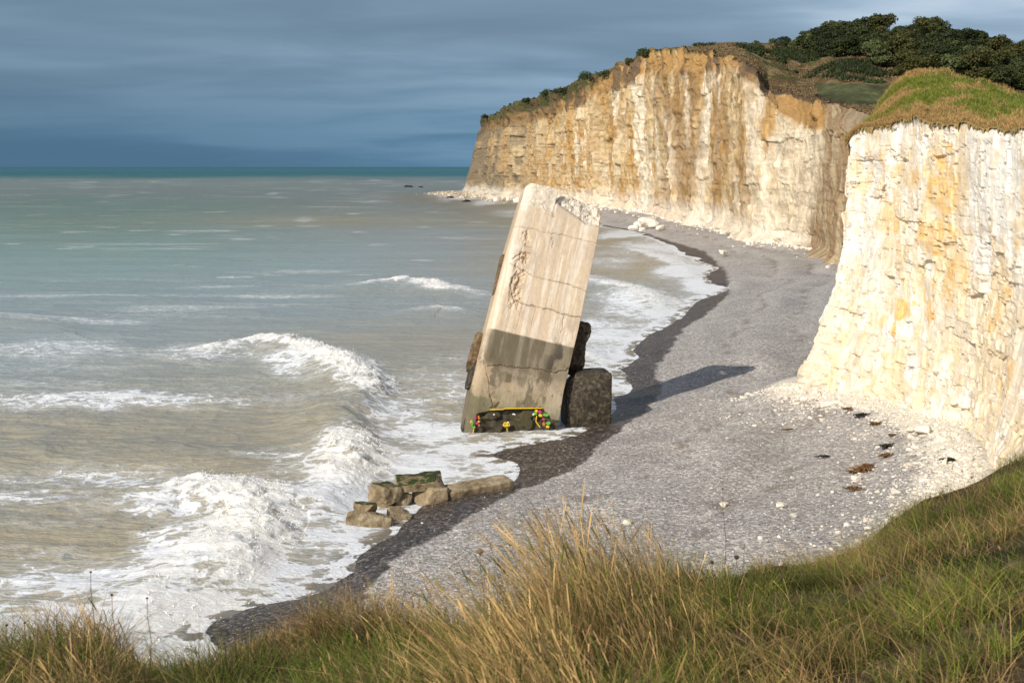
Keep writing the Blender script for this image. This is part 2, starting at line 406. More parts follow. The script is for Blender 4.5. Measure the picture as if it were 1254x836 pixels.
# ------------------------------------------------------------------ sea
def build_sea():
    nr, nc = 900, 1150
    dep = np.concatenate([np.linspace(R(24), R(.5), 860), np.geomspace(R(.5), R(.03), nr-860+1)[1:]])
    Yr = H/np.tan(dep); tt = np.linspace(-.50, .20, nc)
    Y = np.repeat(Yr[:, None], nc, 1); X = Y*tt[None, :]
    px, py = proj(X, Y, 0*X)
    cell = np.gradient(Yr)[:, None]
    near = Y < 900
    sd = np.full(X.shape, -400.0); sd[near] = sdist(X[near], Y[near])
    off = np.maximum(-sd, 0)
    def lod(wl): return ss(1.2, 3.5, wl/cell)
    h = np.zeros(X.shape)
    wx, wy = X+3*(fbm(X/25, Y/25, oct=2, seed=3)-.5), Y+6*(fbm(X/30, Y/30, oct=2, seed=4)-.5)
    damp = ss(0, 10, off)
    # swell roughly parallel with the shore far out, smaller chop on top
    h += .30*(fbm(wx/26, wy/9, oct=3, seed=11)-.5)*2*ss(6, 40, off)*lod(9)
    h += .34*(ridged(wx/8.5, wy/3.4, oct=4, seed=12)-.5)*damp*lod(3.2)
    h += .09*(ridged(wx/2.6, wy/1.1, oct=3, seed=13)-.5)*2*(.3+.7*damp)*lod(1.0)
    h += .9*(fbm(wx/120, wy/40, oct=2, seed=14)-.5)*ss(150, 400, Y)*lod(40)
    foam = np.zeros(X.shape); crest = np.zeros(X.shape); dx = np.zeros(X.shape)
    # waves: px, py of the crest's foot line, height, foam, back width, front width
    waves = [
        [(-250, 425, .5, .35, 5, 3), (-60, 428, .45, .4, 5, 3), (60, 434, .45, .5, 5, 3), (150, 438, .35, .4, 5, 3), (230, 438, .5, .55, 5, 3), (290, 428, .95, .72, 5, 2.8), (345, 426, 1.25, .85, 5, 2.8), (405, 448, 1.2, .9, 4, 2.4),
         (448, 479, 1.1, .9, 3.4, 1.8), (437, 498, 1.0, .45, 3.2, 1.7), (421, 515, 1.0, .12, 3, 1.6), (424, 535, 1.0, .5, 3, 1.6), (436, 562, 1.1, .9, 3, 1.5), (428, 588, .8, .9, 2.6, 1.6), (395, 608, .3, .7, 2.5, 2)],
        [(-200, 655, .2, .3, 4, 3), (60, 640, .3, .3, 4, 3), (170, 622, .6, .55, 4, 2.5), (240, 610, .9, .85, 3.6, 2.2), (285, 622, .95, .95, 3.2, 2), (296, 646, .75, .9, 3, 1.8), (270, 686, .65, .9, 3, 1.8), (236, 726, .6, .9, 3, 1.8), (205, 776, .55, .9, 3, 1.8), (140, 840, .9, 1, 3, 1.8), (40, 900, .8, 1, 3, 1.8)],
        [(350, 352, .2, .25, 5, 4), (420, 354, .5, .5, 5, 4), (478, 350, 1.0, .9, 5, 3.4), (520, 350, 1.1, 1, 4.5, 3), (548, 358, .7, .9, 4, 3), (600, 362, .1, .3, 4, 3)],
        [(500, 386, .3, .2, 4, 3), (535, 382, .7, .6, 4, 2.5), (556, 383, .5, .6, 4, 2.5), (570, 388, .1, .1, 4, 3)],
        [(690, 338, .2, .5, 4, 4), (730, 348, .6, .8, 4, 3.4), (766, 356, .8, .8, 4, 3), (795, 370, .7, .8, 4, 3), (822, 392, .4, .7, 3, 3)],
        [(690, 425, .3, .7, 3, 3), (730, 442, .4, .8, 3, 2.5), (758, 462, .2, .7, 3, 2)],
        [(690, 300, .2, .3, 4, 4), (760, 305, .5, .7, 5, 4), (810, 318, .5, .8, 4, 4), (850, 336, .2, .7, 4, 4)],
        [(-100, 390, .9, 0, 9, 5), (20, 396, .9, 0, 9, 5), (62, 404, .3, 0, 8, 5)],
        [(-200, 560, .5, 0, 5, 3.5), (100, 556, .5, 0, 5, 3.5), (260, 566, .5, 0, 4, 3), (340, 585, .35, .1, 4, 3), (385, 606, .15, .4, 4, 3)],
                [(-150, 480, .4, .45, 4, 3), (100, 486, .4, .4, 4, 3), (300, 492, .3, .35, 4, 3), (410, 486, .1, .2, 4, 3)],
        [(320, 668, .1, .5, 3, 2), (355, 625, .35, .9, 3, 2), (400, 634, .4, .8, 3, 2), (410, 655, .2, .8, 3, 2)],
        [(180, 262, .2, .3, 9, 8), (420, 268, .6, .3, 9, 8), (600, 274, .3, .3, 9, 8)],
    ]
    for wv in waves:
        a = np.array(wv, float); pl = subdiv(G(a[:, 0], a[:, 1], 0)[:, :2], 4); vals = np.array([np.interp(np.linspace(0, len(a)-1, len(pl)), np.arange(len(a)), a[:, k]) for k in range(2, 6)]).T
        x0, x1, y0, y1 = pl[:, 0].min()-25, pl[:, 0].max()+25, pl[:, 1].min()-25, pl[:, 1].max()+25
        m = (X > x0) & (X < x1) & (Y > y0) & (Y < y1)
        if not m.any(): continue
        xs, ys = X[m], Y[m]
        jit = (fbm(xs/3, ys/3, oct=3, seed=21)-.5)
        r, sg, v = pldist(xs+jit*1.6, ys+(fbm(xs/3.3, ys/3.3, oct=3, seed=22)-.5)*1.6, pl, vals)
        d = r*np.where(sg == 0, 1, -sg)         # + in front (camera / shore side on the right)
        hh, ff, wb, wf = v.T
        prof = np.where(d < 0, np.exp(-(d/wb)**2), np.exp(-(d/wf)**2))
        hv = h[m]+hh*prof
        rough = ff*hh*np.where(d < 0, np.exp(-(d/1.6)**2), np.exp(-(d/(wf*1.25))**2))
        lump = fbm(xs/1.3+.5*jit*6, ys/1.5, hv/1.2, oct=4, seed=31, gain=.6)-.45
        lump2 = ridged(xs/.42+jit*5, ys/.42, oct=3, seed=32)-.5; hole = fbm(xs/2.2, ys/2.6, oct=3, seed=33)-.5
        hv += rough*ss(.3, .9, ff)*(lump*1.0+lump2*.22)
        ff = ff*(1-.25*ss(0, .2, hole))
        h[m] = hv
        fm = ff*np.where(d < 0, np.exp(-(d/(.8+2.6*ff))**2), np.exp(-(d/(wf*1.5+.8))**4))
        foam[m] = np.maximum(foam[m], fm*1.0)
        crest[m] = np.maximum(crest[m], ss(.35, .9, fm)*ss(.25, .8, hh))
        dx[m] += .3*hh*prof*ss(-1, 1.2, d)*ss(.3, .7, ff)
    # foam left behind: gaussian patches, strength in foam coverage
    blobs = [(60, 428, 130, 16, .50), (260, 436, 120, 18, .50), (380, 450, 60, 26, .6), (130, 494, 240, 15, .56), (350, 490, 90, 12, .40), (60, 470, 150, 12, .36), (60, 452, 150, 10, .34), (300, 470, 120, 14, .3), (200, 345, 160, 6, .26), (560, 480, 60, 30, .45),
             (120, 590, 170, 16, .55), (30, 612, 140, 16, .55), (340, 566, 80, 12, .5), (395, 580, 60, 20, .6), (200, 632, 80, 20, .6), (60, 650, 130, 8, .3), (330, 590, 60, 8, .3),
             (120, 715, 170, 34, .62), (40, 680, 90, 16, .4), (90, 770, 190, 40, .72), (215, 690, 60, 50, .70), (200, 760, 110, 60, .78), (330, 690, 80, 60, .74), (340, 640, 80, 22, .55), (400, 620, 80, 40, .74),
             (500, 570, 120, 26, .82), (520, 530, 90, 24, .74), (480, 500, 90, 24, .55), (530, 470, 90, 26, .42), (450, 620, 40, 30, .8), (600, 552, 110, 14, .95), (560, 440, 60, 20, .3),
             (480, 348, 110, 6, .35), (590, 360, 60, 5, .35), (700, 376, 30, 20, .3), (520, 440, 120, 6, .2), (280, 345, 120, 5, .2),
             (770, 372, 60, 26, .62), (750, 410, 60, 26, .62), (730, 470, 40, 30, .85), (770, 440, 30, 26, .85), (820, 385, 36, 16, .8), (860, 350, 40, 14, .85), (840, 330, 50, 10, .85), (800, 305, 60, 10, .7), (770, 286, 50, 7, .85), (740, 320, 60, 18, .45),
             (600, 250, 50, 5, .7), (640, 262, 50, 5, .55), (560, 244, 40, 3, .7), (700, 270, 40, 5, .6), (440, 243, 50, 3, .3), (343, 239, 20, 2, .5), (374, 270, 24, 2.5, .45), (340, 287, 16, 2.5, .35), (450, 248, 22, 2, .45), (210, 378, 26, 3, .4), (355, 375, 26, 3, .38), (50, 240, 60, 2, .25)]
    d = np.zeros(X.shape); wpx = px+70*(fbm(px/70, py/14, oct=3, seed=43)-.5); wpy = py+14*(fbm(px/60, py/12, oct=3, seed=44)-.5)
    for (cx, cy, rx, ry, a) in blobs:
        g = a*1.12*np.exp(-(((wpx-cx)/rx)**2+((wpy-cy)/ry)**2)**1.2); d = np.maximum(d, g)
    foam = np.maximum(foam, d)
    # swash zone and random whitecaps
    foam = np.maximum(foam, .95*np.exp(-(off/2.6)**2)*(off > -1)*ss(700, 200, Y))
    foam = np.maximum(foam, .55*np.exp(-(off/9)**2)*ss(900, 300, Y))
    wc = fbm(X/38+7, Y/11, oct=3, seed=41); foam = np.maximum(foam, ss(.58, .78, wc)*.46*ss(60, 130, Y)); wc = fbm(X/14+3, Y/9, oct=3, seed=47); foam = np.maximum(foam, ss(.70, .82, wc)*.5*ss(140, 220, Y)*ss(900, 500, Y)); wc = fbm(X/34+3, Y/30, oct=3, seed=48); foam = np.maximum(foam, ss(.67, .82, wc)*.5*ss(400, 700, Y))
    wc = ridged(X/170, Y/60, oct=3, seed=42); foam = np.maximum(foam, ss(.78, .9, wc)*.3*ss(350, 800, Y))
    h *= 1-ss(2200, 3600, Y); foam = foam*(1-.93*ss(1700, 2400, Y))
    flat = ss(.5, 5, off)
    edge = ss(1.7, .1, off)*(Y < 260); en = fbm(X/.9, Y/.9, oct=4, seed=58, gain=.6); foam = foam*(1-.85*edge*ss(.42, .56, en))
    z = h*flat+.02
    z = np.where(sd > 0, .03, z)
    z = z+.05*(fbm(X/1.2, Y/1.2, oct=3, seed=51)-.5)*ss(1.2, 3.5, 1.2/cell)*ss(-1, 1, off)
    # water colour: silt near the beach, grey-green further, teal beyond
    sand = lin(164, 154, 130); grey = lin(156, 164, 162); green = lin(128, 160, 150); teal = lin(24, 106, 120); mid = lin(150, 158, 158)
    n = fbm(X/60, Y/24, oct=3, seed=61)
    c = mix(sand, grey, ss(8, 60, off+30*(n-.5)))
    c = mix(c, mid, ss(440, 340, py)*ss(330, 350, py)*.6)
    c = mix(c, green, ss(420, 280, py+40*(n-.5))*ss(560, 120, px+80*(n-.5))*.85)
    c = mix(c, sand, np.exp(-((px-60)/260)**2-((py-540)/34)**2)*.75)
    bandn = fbm(X/200, Y/30, oct=3, seed=62)
    c = mix(c, lin(168, 164, 138), np.exp(-((px-420)/230)**2-((py-272+12*(bandn-.5))/10)**2)*.8)
    c = mix(c, lin(130, 150, 128), np.exp(-((px-90)/150)**2-((py-280)/16)**2)*.6)
    c = mix(c, lin(140, 152, 152), ss(250, 232, py)*ss(214, 222, py)*.8)
    c = mix(c, teal, ss(224+8*(bandn-.5), 213+6*(bandn-.5), py))
    c = mix(c, lin(22, 62, 84), ss(208, 205, py)*.6)
    c = mix(c, lin(92, 82, 74), edge*.75)
    co = np.stack([X+dx, Y, z], -1)
    global SPRAY
    r_ = np.random.default_rng(3); k = np.flatnonzero((crest > .55).ravel()); k = k[r_.random(len(k)) < np.clip((Y.ravel()[k]/100)**3, 0, 1)*.06]; k = r_.choice(k, 7000); SPRAY = co.reshape(-1, 3)[k].copy()
    SPRAY[:, 2] += r_.exponential(.07, len(k)); SPRAY[:, :2] += r_.normal(0, .12, (len(k), 2))
    return tag(mesh('sea', co, gridfaces(nr, nc), m_sea(), attrs={'foam': np.clip(foam, 0, 1), 'crest': crest, 'far': ss(90, 700, Y)}, colors={'water_col': c}), kind='structure')
build_sea()

# ------------------------------------------------------------------ beach
# near cliff foot line (world plan), used also for chalk debris on the beach
near_foot = np.array([(60, 118), (42, 112), (30, 105), (22.5, 99.5), (19.6, 95.5), (18.9, 93.2), (20.6, 90.8), (22.6, 87), (23.7, 81), (23.6, 74.5), (22.2, 68), (20.2, 62), (18.3, 57.5), (16.4, 53), (14, 48), (9, 42), (-4, 36), (-20, 34)], float)
def build_beach():
    nr, nc = 700, 700
    dep = np.concatenate([np.linspace(R(30), R(1.3), 600), np.linspace(R(1.3), R(.7), 101)[1:]])
    Yr = (H-1.0)/np.tan(dep); tt = np.concatenate([np.linspace(-1.2, -.12, 60)[:-1], np.linspace(-.12, .36, 601), np.linspace(.36, 1.3, 42)[1:]]); nc = len(tt); nr = len(Yr)
    Y = np.repeat(Yr[:, None], nc, 1); X = Y*tt[None]
    sd = sdist(X, Y); z = beach_z(sd, X, Y)
    r, sg = pldist(X, Y, subdiv(wetl, 3)); side = np.where(sg > 0, r, -r)+.9*(fbm(X/2, Y/2, oct=3, seed=57)-.5)  # + inland
    wet = ss(1.2, -1.2, side*np.clip(90/Y, .4, 1)*1.2+.2)
    nf = subdiv(near_foot, 4); rf, _ = pldist(X, Y, nf)
    z += .9*np.exp(-(rf/3.0)**2)*ss(0, 8, sd)
    sn = sd+3*(fbm(X/7, Y/7, oct=3, seed=59)-.5); band = .5+.5*np.sin(sn*.85)*ss(.3, .7, fbm(X/15, Y/15, oct=2, seed=60)); wr_ = (np.exp(-((sn-9)/.5)**2)+np.exp(-((sn-14.5)/.6)**2)+.7*np.exp(-((sn-21)/.5)**2))*ss(.45, .62, fbm(X/1.6, Y/1.6, oct=4, seed=63))*ss(4, 8, sd)
    chalk = .60*np.exp(-(rf/2.7)**1.5)+.20*np.exp(-(rf/6)**2)
    return tag(mesh('beach', np.stack([X, Y, z], -1), gridfaces(nr, nc), m_shingle(), attrs={'wet': wet, 'chalk': chalk, 'band': band, 'wrack': np.clip(wr_, 0, 1)}), kind='structure')
build_beach()

# ------------------------------------------------------------------ far cliff
M_FAR = m_cliff('far_chalk', .45, bs=.5, amt=.22); M_NEAR = m_cliff('near_chalk', 1.6, bs=.28, amt=.20); M_TURF = m_land()
def I(x, pts):
    a = np.array(pts, float); return np.interp(x, a[:, 0], a[:, 1])
L0 = [(571, 235), (580, 239), (600, 241), (620, 243), (640, 244), (680, 248), (737, 254), (791, 261), (827, 272), (867, 279), (899, 289), (906, 293), (912, 296), (952, 301), (975, 304), (994, 308), (1010, 318), (1028, 327), (1040, 330), (1100, 336), (1200, 345)]
L2 = [(590, 144), (606, 139), (622, 131), (648, 120), (675, 113), (690, 106), (705, 101), (716, 95), (735, 92), (752, 87), (760, 76), (770, 72), (791, 64), (800, 60), (820, 60), (852, 61), (880, 66), (906, 74), (925, 87), (940, 110), (984, 118), (1011, 124), (1044, 134), (1071, 143), (1120, 150), (1200, 160)]
L1 = [(590, 160), (606, 158), (622, 154), (648, 150), (675, 140), (705, 128), (735, 113), (760, 102), (791, 90), (820, 86), (850, 85), (880, 79), (906, 80), (925, 94), (940, 122), (952, 135), (975, 147), (994, 154), (1028, 162), (1044, 168), (1071, 178), (1120, 190), (1200, 200)]
def build_far():
    ntop = 1700
    u = np.linspace(0, 1, ntop)
    pt = np.interp(u, [0, .75, 1], [590, 1010, 1130])          # px of the top
    # px of the base for a given top px
    pb = np.interp(pt, [590, 600, 640, 740, 1130], [571, 585, 636, 740, 1130])
    zb = 1.2
    pyb = I(pb, L0); base = G(pb, pyb, zb)
    Yb = base[:, 1]
    # smooth the depth so small wiggles of the foot stay small
    rim = P(pt, I(pt, L2), Yb*1.0+np.interp(pt, [590, 760, 906, 940, 1000, 1130], [4, 10, 6, 14, 16, 16]))
    lip = P(pt, I(pt, L1), Yb+np.interp(pt, [590, 1130], [1, 2]))
    cols = []
    # hidden return round the nose
    ret = [(240, 220), (120, 150), (50, 60), (16, 14)]
    nose_b, nose_l, nose_r = base[0], lip[0], rim[0]
    B = np.vstack([[nose_b+[a, b, 0] for a, b in ret], base]); Lp = np.vstack([[nose_l+[a, b, 0] for a, b in ret], lip]); Rm = np.vstack([[nose_r+[a, b, 0] for a, b in ret], rim])
    nv1, nv2 = 150, 36
    v = np.linspace(0, 1, nv1)[:, None, None]; lo = B[None]*(1-v)+Lp[None]*v
    # foot slightly flared, top vertical
    v2 = np.linspace(0, 1, nv2)[1:, None, None]; hi = Lp[None]*(1-v2)+Rm[None]*v2
    co = np.concatenate([lo, hi]); nr, nc = co.shape[:2]
    base2 = co.copy()
    base2[0, :, 2] -= 3; co[0, :, 2] -= 3
    T = np.gradient(B, axis=0); T[:, 2] = 0; T /= np.linalg.norm(T, axis=1)[:, None]+1e-9; k = np.ones(161)/161
    for q in (0, 1): T[:, q] = np.convolve(np.pad(T[:, q], 80, 'edge'), k, 'valid')
    T /= np.linalg.norm(T, axis=1)[:, None]+1e-9
    N = np.stack([-T[:, 1], T[:, 0], 0*T[:, 0]], 1)      # to be turned outward
    out = np.array([-1., -.25, 0]); N *= np.sign((N@out))[:, None]
    s = np.concatenate([[0], np.cumsum(np.linalg.norm(np.diff(B[:, :2], axis=0), axis=1))])[None, :]+0*co[..., 2]
    Z = co[..., 2]; isl = (np.arange(nr) < nv1)[:, None]; vv = np.clip(np.arange(nr)/nv1, 0, 1)[:, None]
    hh = np.repeat(vv, nc, 1)
    sw = s+4*(fbm(s/30, Z/25, oct=2, seed=70)-.5)
    butt = ridged(sw/30, Z/90, oct=2, seed=71)            # large buttresses
    fl = ridged(sw/7, Z/45, oct=4, seed=72)               # flutes
    fine = fbm(sw/2.2, Z/4, oct=4, seed=73)
    bed = fbm(sw/40, Z/.9, oct=3, seed=74)
    far = np.clip(s*0+co[..., 1]/500, .35, 1.4)
    disp = (butt-.55)*5.0*far*ss(270, 420, co[..., 1])+(fl-.55)*1.5*far+(fine-.5)*1.3+(bed-.5)*.30
    disp += ss(.10, 0, hh)*2.6*(ss(.4, .65, fbm(s/5, Z/6, oct=4, seed=75)))
    er = ss(nv1-6, nv1+4, np.arange(nr))[:, None]
    pxc = np.concatenate([np.full(4, 571.), pb])[None]+0*Z
    for (cx_, hw_, hh_, dp_) in [(605, 1.0, .22, 9), (629, 1.4, .34, 12), (656, .9, .3, 7), (672, .8, .5, 5), (770, .6, .25, 4), (813, .7, .22, 4), (868, .6, .16, 3.5), (845, .5, .6, 2.5), (905, .5, .9, 1.6), (918, .6, .5, 1.6)]:
        disp = disp-dp_*np.exp(-((pxc-cx_-1.5*(hh-.1))/hw_)**2)*ss(hh_, hh_*.4, hh)
    fc1 = cells(sw/7, Z/4.5, 140); fc2 = cells(sw/2.6, Z/1.5, 141); disp = disp+(ridged(sw/4.5, Z/5, oct=4, seed=78)-.5)*1.5*far+((fc1-.5)*1.1+(fc2-.5)*.45)*far
    disp = disp*(1-er*.4)+er*(fbm(s/5, Z/3, oct=4, seed=76)-.5)*3
    edge = ss(0, 10, np.arange(nc))[None, :]
    co = co+N[None]*(disp*edge)[..., None]
    # ragged rim height
    k = np.arange(nr)-nv1+1; rag = np.clip(k/(nr-nv1), 0, 1)[:, None]
    co[..., 2] += rag*(fbm(s/9, s*0, oct=5, seed=77, gain=.65)-.5)*5.0*edge*np.clip(co[..., 1]/500, .3, 1)
    # colours
    px = np.concatenate([np.full(4, 572), pt])[None]+0*Z
    white = np.array([.68, .59, .45]); cream = np.array([.53, .40, .23]); ochre = np.array([.42, .25, .09]); brown = np.array([.24, .145, .062]); grey = np.array([.085, .064, .042]); dirt = np.array([.12, .08, .045])
    st1 = fbm(sw/11, Z/26, oct=4, seed=81); st2 = fbm(sw/3.6, Z/13, oct=5, seed=82, gain=.6); st3 = fbm(sw/14, Z/9, oct=4, seed=83)
    c = mix(cream, ochre, ss(.40, .58, st1*.55+st2*.45))
    wamt = np.interp(px[0], [571, 610, 640, 700, 770, 790, 810, 830, 860, 900, 930, 960, 1000, 1030, 1040], [.0, .14, .40, .42, .42, .64, .5, .52, .62, .5, .62, .74, .74, .5, .3])[None]
    st3 = fbm(sw/9, Z/26, oct=5, seed=83, gain=.6); c = mix(c, white, ss(1.02-wamt, 1.22-wamt, st3*.6+st2*.5+.0))
    c = mix(c, cream, np.interp(px[0], [940, 960, 1010], [0, .35, .35])[None]*.7)
    bamt = np.interp(px[0], [571, 600, 620, 680, 760, 800, 815, 850, 880, 905, 935, 950, 1035], [.1, .3, .35, .2, .25, .28, .62, .62, .45, .5, .35, .12, .12])[None]
    mo = fbm(sw/2.0, Z/3.0, oct=5, seed=89, gain=.65); c = c*(1+.55*(mo[..., None]-.5))*(1+.22*(fc2[..., None]-.5)+.16*(fc1[..., None]-.5)); c = mix(c, brown, ss(.60, .72, fbm(sw/5, Z/2.2, oct=4, seed=90))*.30)
    c = mix(c, brown*1.15, ss(1-bamt, 1.25-bamt, fbm(sw/8, Z/40, oct=3, seed=84)*.65+st2*.45)*.75)
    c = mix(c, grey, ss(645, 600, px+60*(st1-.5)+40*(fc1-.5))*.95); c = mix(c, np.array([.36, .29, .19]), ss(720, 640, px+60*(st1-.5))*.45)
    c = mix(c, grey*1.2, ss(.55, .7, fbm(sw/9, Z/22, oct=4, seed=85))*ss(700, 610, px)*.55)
    foot = ss(.20, .08, hh+.09*(st2-.5)+.05*(st1-.5)); c = mix(c, np.array([.74, .68, .58]), foot*.6)
    # top earth band
    eb = ss(.93, 1.0, hh+.14*(st3-.5)+.06*(fine-.5)); earth = mix(np.array([.40, .235, .085]), dirt*1.3, ss(.45, .65, st3))
    eb = eb*np.interp(px[0], [571, 900, 940, 1040], [1, 1, 1, 1])[None]
    earth = mix(earth, grey, ss(760, 640, px)*.55); c = mix(c, earth, eb)
    veg = ss(.5, .6, fbm(s/7, Z/3, oct=4, seed=86))*rag*ss(760, 700, px)+ss(.35, .6, rag+.5*(fbm(s/4, Z/2, oct=3, seed=87)-.5))*ss(770, 700, px)*.8
    veg += ss(.80, .95, rag+.25*(fine-.5))*ss(700, 760, px)*.7
    c = mix(c, mix(np.array([.085, .065, .032]), np.array([.05, .06, .02]), ss(.45, .55, fbm(s/12, Z/4, oct=3, seed=142))), np.clip(veg, 0, 1)*.95)
    c = mix(c, mix(np.array([.42, .25, .095]), np.array([.30, .17, .06]), ss(.4, .6, st3)), ss(935, 945, px)*ss(.55, .75, np.where(isl, 0, 1)+0*Z)*ss(.95, .75, rag))
    c = mix(c, dirt*.9, ss(935, 945, px)*ss(.80, .93, rag+.12*(fine-.5)))
    c = mix(c, mix(np.array([.30, .20, .11]), np.array([.42, .33, .21]), ss(.4, .6, fbm(sw/1.6, Z/30, oct=3, seed=88))), ss(994+14*(st1-.5)-np.clip((30-Z)*0, 0, 1), 1012, px+(Z-14)*-1.0))
    co[..., 0] += 0
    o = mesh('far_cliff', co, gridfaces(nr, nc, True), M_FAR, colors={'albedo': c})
    tag(o, kind='structure')
    return co[-1], pt
rim_far, pt_far = build_far()

# hillside behind the far cliff (loft from the rim back to the ridge)
def hill_surface(px, v):
    """v 0..1 rim -> ridge; for px 571..1300"""
    Y0 = np.interp(px, pt_far, rim_far[4:, 1]); z0 = np.interp(px, pt_far, rim_far[4:, 2])
    rowY = np.array([0, .12, .30, .50, .75, 1.0])
    # pixel rows for each level
    A = [L2,
         [(590, 146), (700, 104), (800, 62), (870, 61), (906, 70), (925, 80), (940, 104), (984, 110), (1044, 124), (1071, 128), (1300, 140)],
         [(590, 147), (700, 106), (800, 62), (870, 58), (906, 63), (940, 82), (984, 98), (1044, 108), (1100, 112), (1300, 130)],
         [(590, 148), (700, 108), (800, 62), (870, 56), (898, 55), (940, 68), (984, 82), (1044, 92), (1100, 98), (1300, 118)],
         [(590, 150), (700, 110), (800, 64), (870, 54.5), (898, 53), (940, 60), (984, 66), (1044, 70), (1100, 74), (1200, 84), (1300, 100)],
         [(590, 152), (700, 114), (800, 68), (870, 57), (898, 54), (940, 53), (984, 50), (1044, 47), (1086, 45), (1140, 51), (1185, 56), (1254, 78), (1300, 92), (1400, 120)]]
    dY = np.interp(px, [590, 800, 900, 1000, 1300], [60, 90, 120, 160, 170])
    pts = []
    for f, a in zip(rowY, A):
        pts.append(P(px, I(px, a) if a is not L2 else I(px, L2), Y0+f*dY))
    pts = np.array(pts); pts[0][:, 0] = np.interp(px, pt_far, rim_far[4:, 0]); pts[0][:, 2] = z0
    v = np.clip(v, 0, 1); out = np.zeros(px.shape+(3,))
    for k in range(3):
        for i in range(len(rowY)-1):
            m = (v >= rowY[i]) & (v <= rowY[i+1]); tt = (v-rowY[i])/(rowY[i+1]-rowY[i])
            out[..., k] = np.where(m, pts[i][..., k]*(1-tt)+pts[i+1][..., k]*tt, out[..., k])
    return out
def build_hill():
    npx, nv = 700, 200
    pxs = np.linspace(590, 1300, npx); pxs = np.minimum(pxs, 1300)
    v = np.linspace(0, 1, nv)
    PX = np.repeat(pxs[None], nv, 0); V = np.repeat(v[:, None], npx, 1)
    co = np.array([hill_surface(pxs, np.full(npx, a)) for a in v])
    X, Y = co[..., 0], co[..., 1]
    n = fbm(X/9, Y/9, oct=4, seed=91); n2 = fbm(X/2.5, Y/5, oct=4, seed=92)
    co[..., 2] += ((n-.5)*1.4+(n2-.5)*.6)*ss(0, .04, V)*ss(1, .95, V)
    ppx, ppy = proj(co[..., 0], co[..., 1], co[..., 2])
    dry = np.array([.20, .145, .065]); olive = np.array([.085, .08, .028]); fieldg = np.array([.070, .082, .036]); rust = np.array([.12, .068, .038]); pale = np.array([.33, .24, .13])
    c = mix(dry, olive, ss(.45, .6, n*.6+n2*.4)); c = mix(c, rust, ss(.5, .62, fbm(X/12+9, Y/12, oct=3, seed=93))*.7)
    c = mix(c, pale, ss(.60, .70, n2)*.6)
    fm = ss(992, 1004, ppx)*ss(1110, 1100, ppx)*ss(100, 104, ppy-.02*(ppx-1000))*ss(127, 123, ppy-.09*(ppx-1000))
    c = mix(c, fieldg*(1+1.3*(n2[..., None]-.5)+.8*(fbm(X/6, Y/20, oct=4, seed=95)[..., None]-.5)), fm*.9)
    c = mix(c, rust*.7, ss(.10, .04, V)*.7)
    # back side dropping away beyond the ridge
    bk = co[-1] + np.array([30, 80, -40.]); bk2 = co[-1]+np.array([400, 900, -60.])
    co = np.concatenate([co, bk[None], bk2[None]]); c = np.concatenate([c, c[-1:], c[-1:]])
    tag(mesh('hillside', co, gridfaces(nv+2, npx), M_TURF, colors={'albedo': c}), kind='structure')
build_hill()

